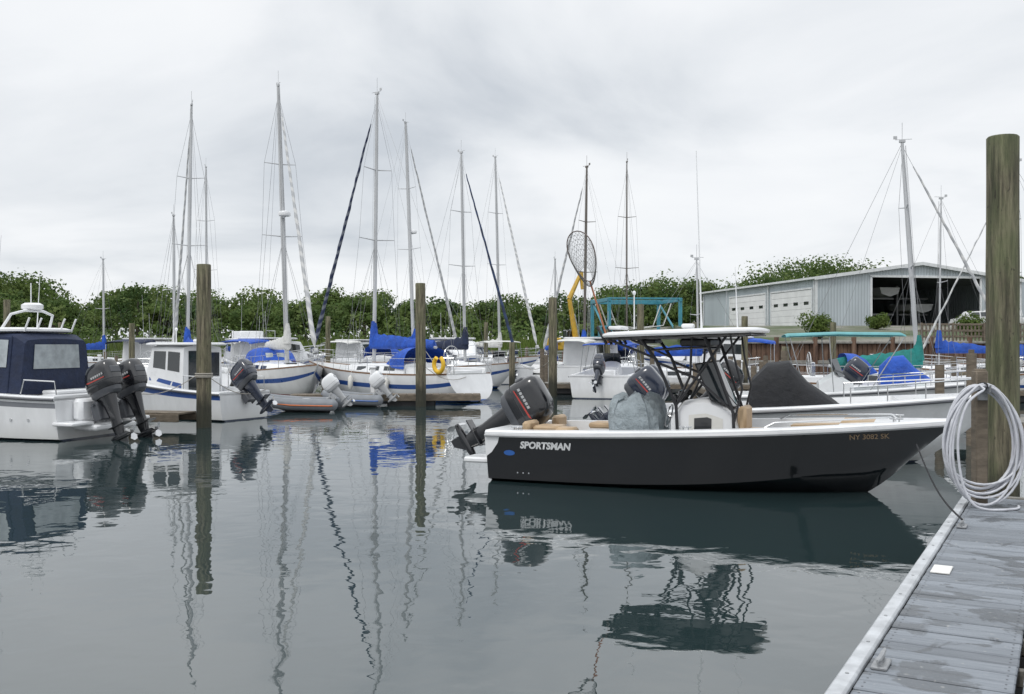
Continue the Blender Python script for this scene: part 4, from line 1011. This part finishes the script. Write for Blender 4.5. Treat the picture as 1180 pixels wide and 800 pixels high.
    for x,z in ((7.2,1.6),(11,3.2),(14.6,1.6)):
        k.loft([[(x-1.1,y,z+.9),(x-.9,y,z+.3),(x,y,z),(x+.9,y,z+.3),(x+1.1,y,z+.9)] for y in (6,8,10)]+[[(x-.1,12,z+1.1),(x-.08,12,z+.8),(x,12,z+.7),(x+.08,12,z+.8),(x+.1,12,z+1.1)]],cap0=True,mi=1)
    k.emit('storage_racks',[GALV,WHITE],e)
    l=MB(); l.add([(Wd+.01,4,0),(Wd+9,4,0),(Wd+9,4,he-.3),(Wd+.01,4,he+.6)],[[0,1,2,3]],0); l.add([(Wd+9,4,0),(Wd+9,24,0),(Wd+9,24,he-.3),(Wd+9,4,he-.3)],[[0,1,2,3]],1)
    l.add([(Wd,3.7,he+.7),(Wd+9.3,3.7,he-.25),(Wd+9.3,24,he-.25),(Wd,24,he+.7)],[[0,1,2,3]],2); l.emit('lean_to',[GX,GY,RF],e,flat=True)
warehouse()
# ------------------------------------------------------------------ cars
def car(x,y,z,head,col,name='parked_car',suv=False):
    e=empty(name,x,y,z,head); P=M('car_paint',col,.25,var=.08,coat=.6)
    b=MB(); w=.88; hd=.95 if not suv else 1.05
    secs=[]
    for xx,zt,ww in ((0,.62,.78),(.12,.85,.84),(1.0,hd,w),(2.2,hd,w),(3.3,hd-.02,w),(4.2,.78,.83),(4.45,.6,.76)):
        secs.append([(xx,-ww*.92,.22),(xx,-ww,.5),(xx,-ww*.96,zt-.08),(xx,-ww*.85,zt),(xx,ww*.85,zt),(xx,ww*.96,zt-.08),(xx,ww,.5),(xx,ww*.92,.22)])
    b.loft(secs,True,True,True)
    rt=1.45 if not suv else 1.7
    cab=Cab([(.35 if suv else .7,.80,.60,hd-.03,hd+.02 if not suv else rt-.2),(1.1,.80,.62,hd-.03,rt-.04),(2.3,.80,.64,hd-.03,rt),(2.7,.80,.62,hd-.03,rt-.05),(3.35,.80,.6,hd-.03,hd+.02)])
    cab.mesh(b,0,.03); cab.win(b,1.05,1.75,.2,.85,1,.012); cab.win(b,1.85,2.65,.2,.85,1,.012)
    b.add([(2.78,-.58,rt-.1),(2.78,.58,rt-.1),(3.3,.7,hd+.06),(3.3,-.7,hd+.06)],[[0,1,2,3]],1)
    for xx in (.9,3.6):
        for sg in (-1,1): b.tube([(xx,sg*.70,.32),(xx,sg*.9,.32)],.32,16,mi=2); b.tube([(xx,sg*.9,.32),(xx,sg*.91,.32)],.18,12,mi=3)
    b.emit('body_and_wheels',[P,DARKGLASS,TYRE,GALV],e)
for x,y,hd,col,s in ((35.5,80,4,(.5,.5,.5),False),(41.5,81,180,(.6,.6,.6),True),(47,80,0,(.3,.03,.03),False)):
    car(x,y,height(x,y),hd,col,suv=s)
# ------------------------------------------------------------------ travel lift + crane
def travel_lift():
    e=empty('boat_travel_hoist',8.2,84,1.75,8); m=MB(); w,l,h=6.2,6.5,3.9
    for x in (0,w):
        for y in (0,l): m.box((x,y,h/2+.5),(.28,.28,h),0,.02); m.tube([(x-.18,y,.5),(x+.18,y,.5)],.5,16,mi=1)
        m.box((x,l/2,1.1),(.3,l,.34),0,.02); m.box((x,l/2,h+.45),(.28,l+.4,.32),0,.02)
        m.tube([(x,.3,1.2),(x,l-.3,h+.3)],.09,8)
    m.box((w/2,l,h+.5),(w+.3,.3,.4),0,.02); m.box((0,1.5,1.6),(1.0,1.2,1.1),0,.05); m.box((w/2,.1,h+.55),(w,.18,.16),0,.02)
    for y in (1.6,4.8): m.tube([(.3,y,h+.2),(1.0,y,2.2),(w/2,y,1.9),(w-1.,y,2.2),(w-.3,y,h+.2)],.06,6,mi=2)
    m.emit('frame_wheels_slings',[TLIFT,TYRE,WCANV],e)
travel_lift()
def crane():
    e=empty('yellow_excavator',4.9,92,.9,20); m=MB()
    for y in (-.9,.9): m.box((0,y,.4),(3.2,.5,.75),1,.2)
    m.box((0,0,1.35),(2.6,2.1,1.0),0,.12); m.box((.75,.6,2.2),(1.1,.9,1.1),2,.08); m.box((-1.1,0,1.6),(.7,2.1,.8),0,.1)
    R=lambda p,q,w,mi=0: m.tube([p,q],[w,w*.7],6,mi=mi)
    R((1.0,-.3,1.7),(.3,-.3,5.6),.28); R((.3,-.3,5.6),(1.5,-.3,8.1),.24); R((1.5,-.3,8.1),(1.6,-.3,6.5),.2)
    m.tube([(1.3,-.3,2.),(.8,-.3,4.2)],.09,8,mi=3); m.tube([(.5,-.3,5.6),(1.2,-.3,7.3)],.08,8,mi=3)
    m.emit('body_tracks_boom',[YELM,TYRE,DARKGLASS,STEEL],e)
crane()
# ------------------------------------------------------------------ FOLIAGE
def leafmat(name,a,b,c2):
    m,nt,bs=newmat(name); geo=nt.nodes.new('ShaderNodeNewGeometry')
    f=noise(nt,.11,4,.6); f2=noise(nt,.35,3,.6)
    c=mixc(nt,ramp(nt,f,[(.42,0.),(.58,1.)]),tuple(a),tuple(b)); c=mixc(nt,math_n(nt,'MULTIPLY',ramp(nt,f2,[(.45,0.),(.62,1.)]),.75),c,tuple(c2))
    c=mixc(nt,1.,c,ramp(nt,geo.outputs['Random Per Island'],[(0.,.75),(1.,1.2)]),'MULTIPLY')
    nt.links.new(c,bs.inputs['Base Color']); bs.inputs['Roughness'].default_value=.8; bs.inputs['Specular IOR Level'].default_value=.25
    tr=nt.nodes.new('ShaderNodeBsdfTranslucent'); nt.links.new(c,tr.inputs[0])
    mx=nt.nodes.new('ShaderNodeMixShader'); mx.inputs[0].default_value=.4
    nt.links.new(bs.outputs[0],mx.inputs[1]); nt.links.new(tr.outputs[0],mx.inputs[2])
    nt.links.new(mx.outputs[0],nt.nodes['Material Output'].inputs[0])
    return m
LEAF=leafmat('tree_foliage',(.050,.092,.030),(.10,.155,.042),(.165,.215,.065))
LEAFB=leafmat('bush_foliage',(.08,.125,.03),(.13,.19,.04),(.17,.21,.07))
BARK=M('bark',(.10,.085,.07),.9,var=.4)
def leafcloud(centres,radii,per,size):
    C=np.repeat(np.array(centres),per,0); R=np.repeat(np.array(radii),per,0); n=len(C)
    d=rng.normal(size=(n,3)); d/=np.linalg.norm(d,axis=1)[:,None]
    rr=rng.uniform(.55,1.14,size=(n,1)); P=C+d*R*rr
    u=rng.normal(size=(n,3)); u-= (u*d).sum(1)[:,None]*d*.7; u/=np.linalg.norm(u,axis=1)[:,None]
    v=np.cross(d+rng.normal(size=(n,3))*.35,u); v/=np.linalg.norm(v,axis=1)[:,None]
    s=rng.uniform(.5,1.25,size=(n,1))*size
    a=P-u*s*.5; b=P+v*s*.45; c=P+u*s*.5; e=P-v*s*.45
    return np.stack([a,b,c,e],1).reshape(-1,3)
def emit_quads(name,V,mat,par=None):
    me=bpy.data.meshes.new(name); n=len(V)//4
    me.vertices.add(len(V)); me.vertices.foreach_set('co',V.astype(np.float32).ravel())
    me.loops.add(n*4); me.loops.foreach_set('vertex_index',np.arange(n*4,dtype=np.int32))
    me.polygons.add(n); me.polygons.foreach_set('loop_start',np.arange(0,n*4,4,dtype=np.int32)); me.polygons.foreach_set('loop_total',np.full(n,4,dtype=np.int32))
    me.materials.append(mat); me.update(calc_edges=True); me.validate()
    o=bpy.data.objects.new(name,me); scene.collection.objects.link(o)
    if par: o.parent=par
    return o
def crown(x,y,z0,h,w):
    cs=[];rs=[]; nl=int(16+random.random()*8)
    for i in range(nl):
        # lobes over a rounded dome
        el=random.uniform(-.25,1.35); a=random.uniform(0,2*math.pi); q=random.uniform(.55,.8)
        cs.append((x+w*.5*q*math.cos(el)*math.cos(a),y+w*.5*q*math.cos(el)*math.sin(a),z0+h*.48+h*.5*q*math.sin(el)))
        r=w*random.uniform(.12,.2); rs.append((r*1.15,r*1.15,r*random.uniform(.6,.9)))
    return cs,rs
prof=[(-400,318),(-200,316),(0,312),(40,315),(75,344),(105,350),(150,318),(185,322),(215,345),(260,330),(300,336),(350,338),(400,329),(450,340),(500,341),(560,346),(600,346),(650,346),(690,340),(720,323),(760,320),(800,316),(850,305),(885,310),(930,295),(975,303),(1000,312),(1100,322),(1250,318),(1600,316)]
tr=empty('distant_treeline',0,0,0)
cs=[];rs=[];trunks=MB()
def top_at(px): return np.interp(px,[p for p,_ in prof],[q for _,q in prof])
for row,(ya,yb,dh,step) in enumerate(((112,124,13,36),(128,144,-2,38),(150,170,-1,34))):
    px=-420
    while px<1600:
        Y=random.uniform(ya,yb)
        if px>790 and row==0: Y+=22
        ty=top_at(px)+dh+random.choice((-9,-4,0,3,8,14))+random.uniform(-2,2); Z=ZP(min(ty,385),Y); x=W(px,Y); z0=1.4
        hh=max(Z-z0,3); w=hh*random.uniform(.85,1.25)
        c,r=crown(x,Y,z0,hh,w); cs+=c; rs+=r
        trunks.tube([(x,Y,z0-.5),(x+.1,Y,z0+hh*.4),(x+.2,Y,z0+hh*.75)],[.28,.2,.07],6)
        for q in range(3):
            a=random.uniform(0,6.28); trunks.tube([(x+.1,Y,z0+hh*(.35+.1*q)),(x+w*.3*math.cos(a),Y+w*.3*math.sin(a),z0+hh*(.55+.12*q))],[.1,.04],5)
        px+=step*random.uniform(.6,1.4)
emit_quads('foliage',leafcloud(cs,rs,120,.42),LEAF,tr)
trunks.emit('trunks_and_limbs',BARK,tr,flat=True)
cs=[];rs=[]
for i in range(460):
    Y=random.uniform(104,126); x=random.uniform(-85,105); 
    if x>4 and Y<112: Y+=12
    r=random.uniform(1.3,2.9); cs.append((x,Y,1.3+r*.5)); rs.append((r*1.3,r*1.3,r))
emit_quads('understory',leafcloud(cs,rs,100,.42),LEAF,tr)
def bush(x,y,z,r,h,n=9):
    e=empty('bush',x,y,z); c=[];q=[]
    for i in range(n):
        a=random.uniform(0,6.28); k=random.uniform(0,.6); c.append((r*k*math.cos(a),r*k*math.sin(a),h*random.uniform(.3,.72))); rr=r*random.uniform(.35,.5); q.append((rr,rr,h*.3))
    emit_quads('bush_leaves',leafcloud(c,q,260,.16),LEAFB,e)
    t=MB()
    for i in range(5): a=i*1.25; t.tube([(0,0,-.1),(r*.4*math.cos(a),r*.4*math.sin(a),h*.5)],[.05,.015],5)
    t.emit('bush_stems',BARK,e)
bush(W(945,68),68,2.65,1.65,2.1); bush(W(1120,70),70,2.8,1.3,1.8); bush(W(1010,80),80,3.4,1.2,1.4)
def marsh():
    n=26000; x=rng.uniform(-95,4,n); y=92.3+rng.random(n)**1.3*10+1.2*np.sin(x*.35)
    z=np.clip(-.7+2.3*np.clip((y-90)/10,0,1)+.25*np.sin(x*.3)*np.clip((y-90)/10,0,1),-.4,3)
    h=rng.uniform(.7,1.5,n); a=rng.uniform(0,math.pi,n); w=.07
    dx=np.cos(a)*w; dy=np.sin(a)*w; lx=rng.normal(0,.2,n); ly=rng.normal(0,.2,n)
    V=np.stack([np.stack([x-dx,y-dy,z-.1],1),np.stack([x+dx,y+dy,z-.1],1),np.stack([x+dx*.4+lx,y+dy*.4+ly,z+h],1),np.stack([x-dx*.2+lx,y-dy*.2+ly,z+h],1)],1).reshape(-1,3)
    emit_quads('marsh_grass',V,LEAFB)
marsh()
# ------------------------------------------------------------------ WORLD
w=bpy.data.worlds.new('World'); scene.world=w; w.use_nodes=True; nt=w.node_tree; bg=nt.nodes['Background']
sky=nt.nodes.new('ShaderNodeTexSky'); sky.sky_type='NISHITA'; sky.sun_disc=False; sky.sun_elevation=rad(52); sky.sun_rotation=rad(215); sky.dust_density=2.
tc=nt.nodes.new('ShaderNodeTexCoord'); sp=nt.nodes.new('ShaderNodeSeparateXYZ'); nt.links.new(tc.outputs['Generated'],sp.inputs[0])
zz=math_n(nt,'MAXIMUM',sp.outputs[2],0.); den=math_n(nt,'ADD',zz,.22)
cx=nt.nodes.new('ShaderNodeCombineXYZ'); nt.links.new(math_n(nt,'DIVIDE',sp.outputs[0],den),cx.inputs[0]); nt.links.new(math_n(nt,'DIVIDE',sp.outputs[1],den),cx.inputs[1])
cx.inputs[2].default_value=3.7
f=noise(nt,1.15,7,.52,vec=cx.outputs[0],dist=.35)
cl=ramp(nt,f,[(.28,(.585,.625,.675)),(.42,(.765,.795,.83)),(.54,(.875,.895,.92)),(.70,(.93,.945,.96))])
el=ramp(nt,zz,[(0.,1.08),(.10,1.06),(.33,1.06),(.5,1.5),(1.,1.8)])
cl=mixc(nt,1.,cl,el,'MULTIPLY')
sc=nt.nodes.new('ShaderNodeVectorMath'); sc.operation='SCALE'; sc.inputs['Scale'].default_value=10.; nt.links.new(cl,sc.inputs[0])
col=mixc(nt,.95,sky.outputs[0],sc.outputs[0]); nt.links.new(col,bg.inputs[0]); bg.inputs[1].default_value=.1
s=bpy.data.lights.new('sun','SUN'); s.energy=1.1; s.angle=rad(14); s.color=(1,.97,.93); so=bpy.data.objects.new('sun',s); scene.collection.objects.link(so)
so.rotation_euler=(rad(38),0,rad(-35))
# ------------------------------------------------------------------ CAMERA
cd=bpy.data.cameras.new('camera'); cd.lens=35; cd.sensor_width=36; cd.clip_end=5000; cd.clip_start=.05
co=bpy.data.objects.new('camera',cd); co.location=(0,0,CH); co.rotation_euler=(rad(89.85),0,0); scene.collection.objects.link(co); scene.camera=co
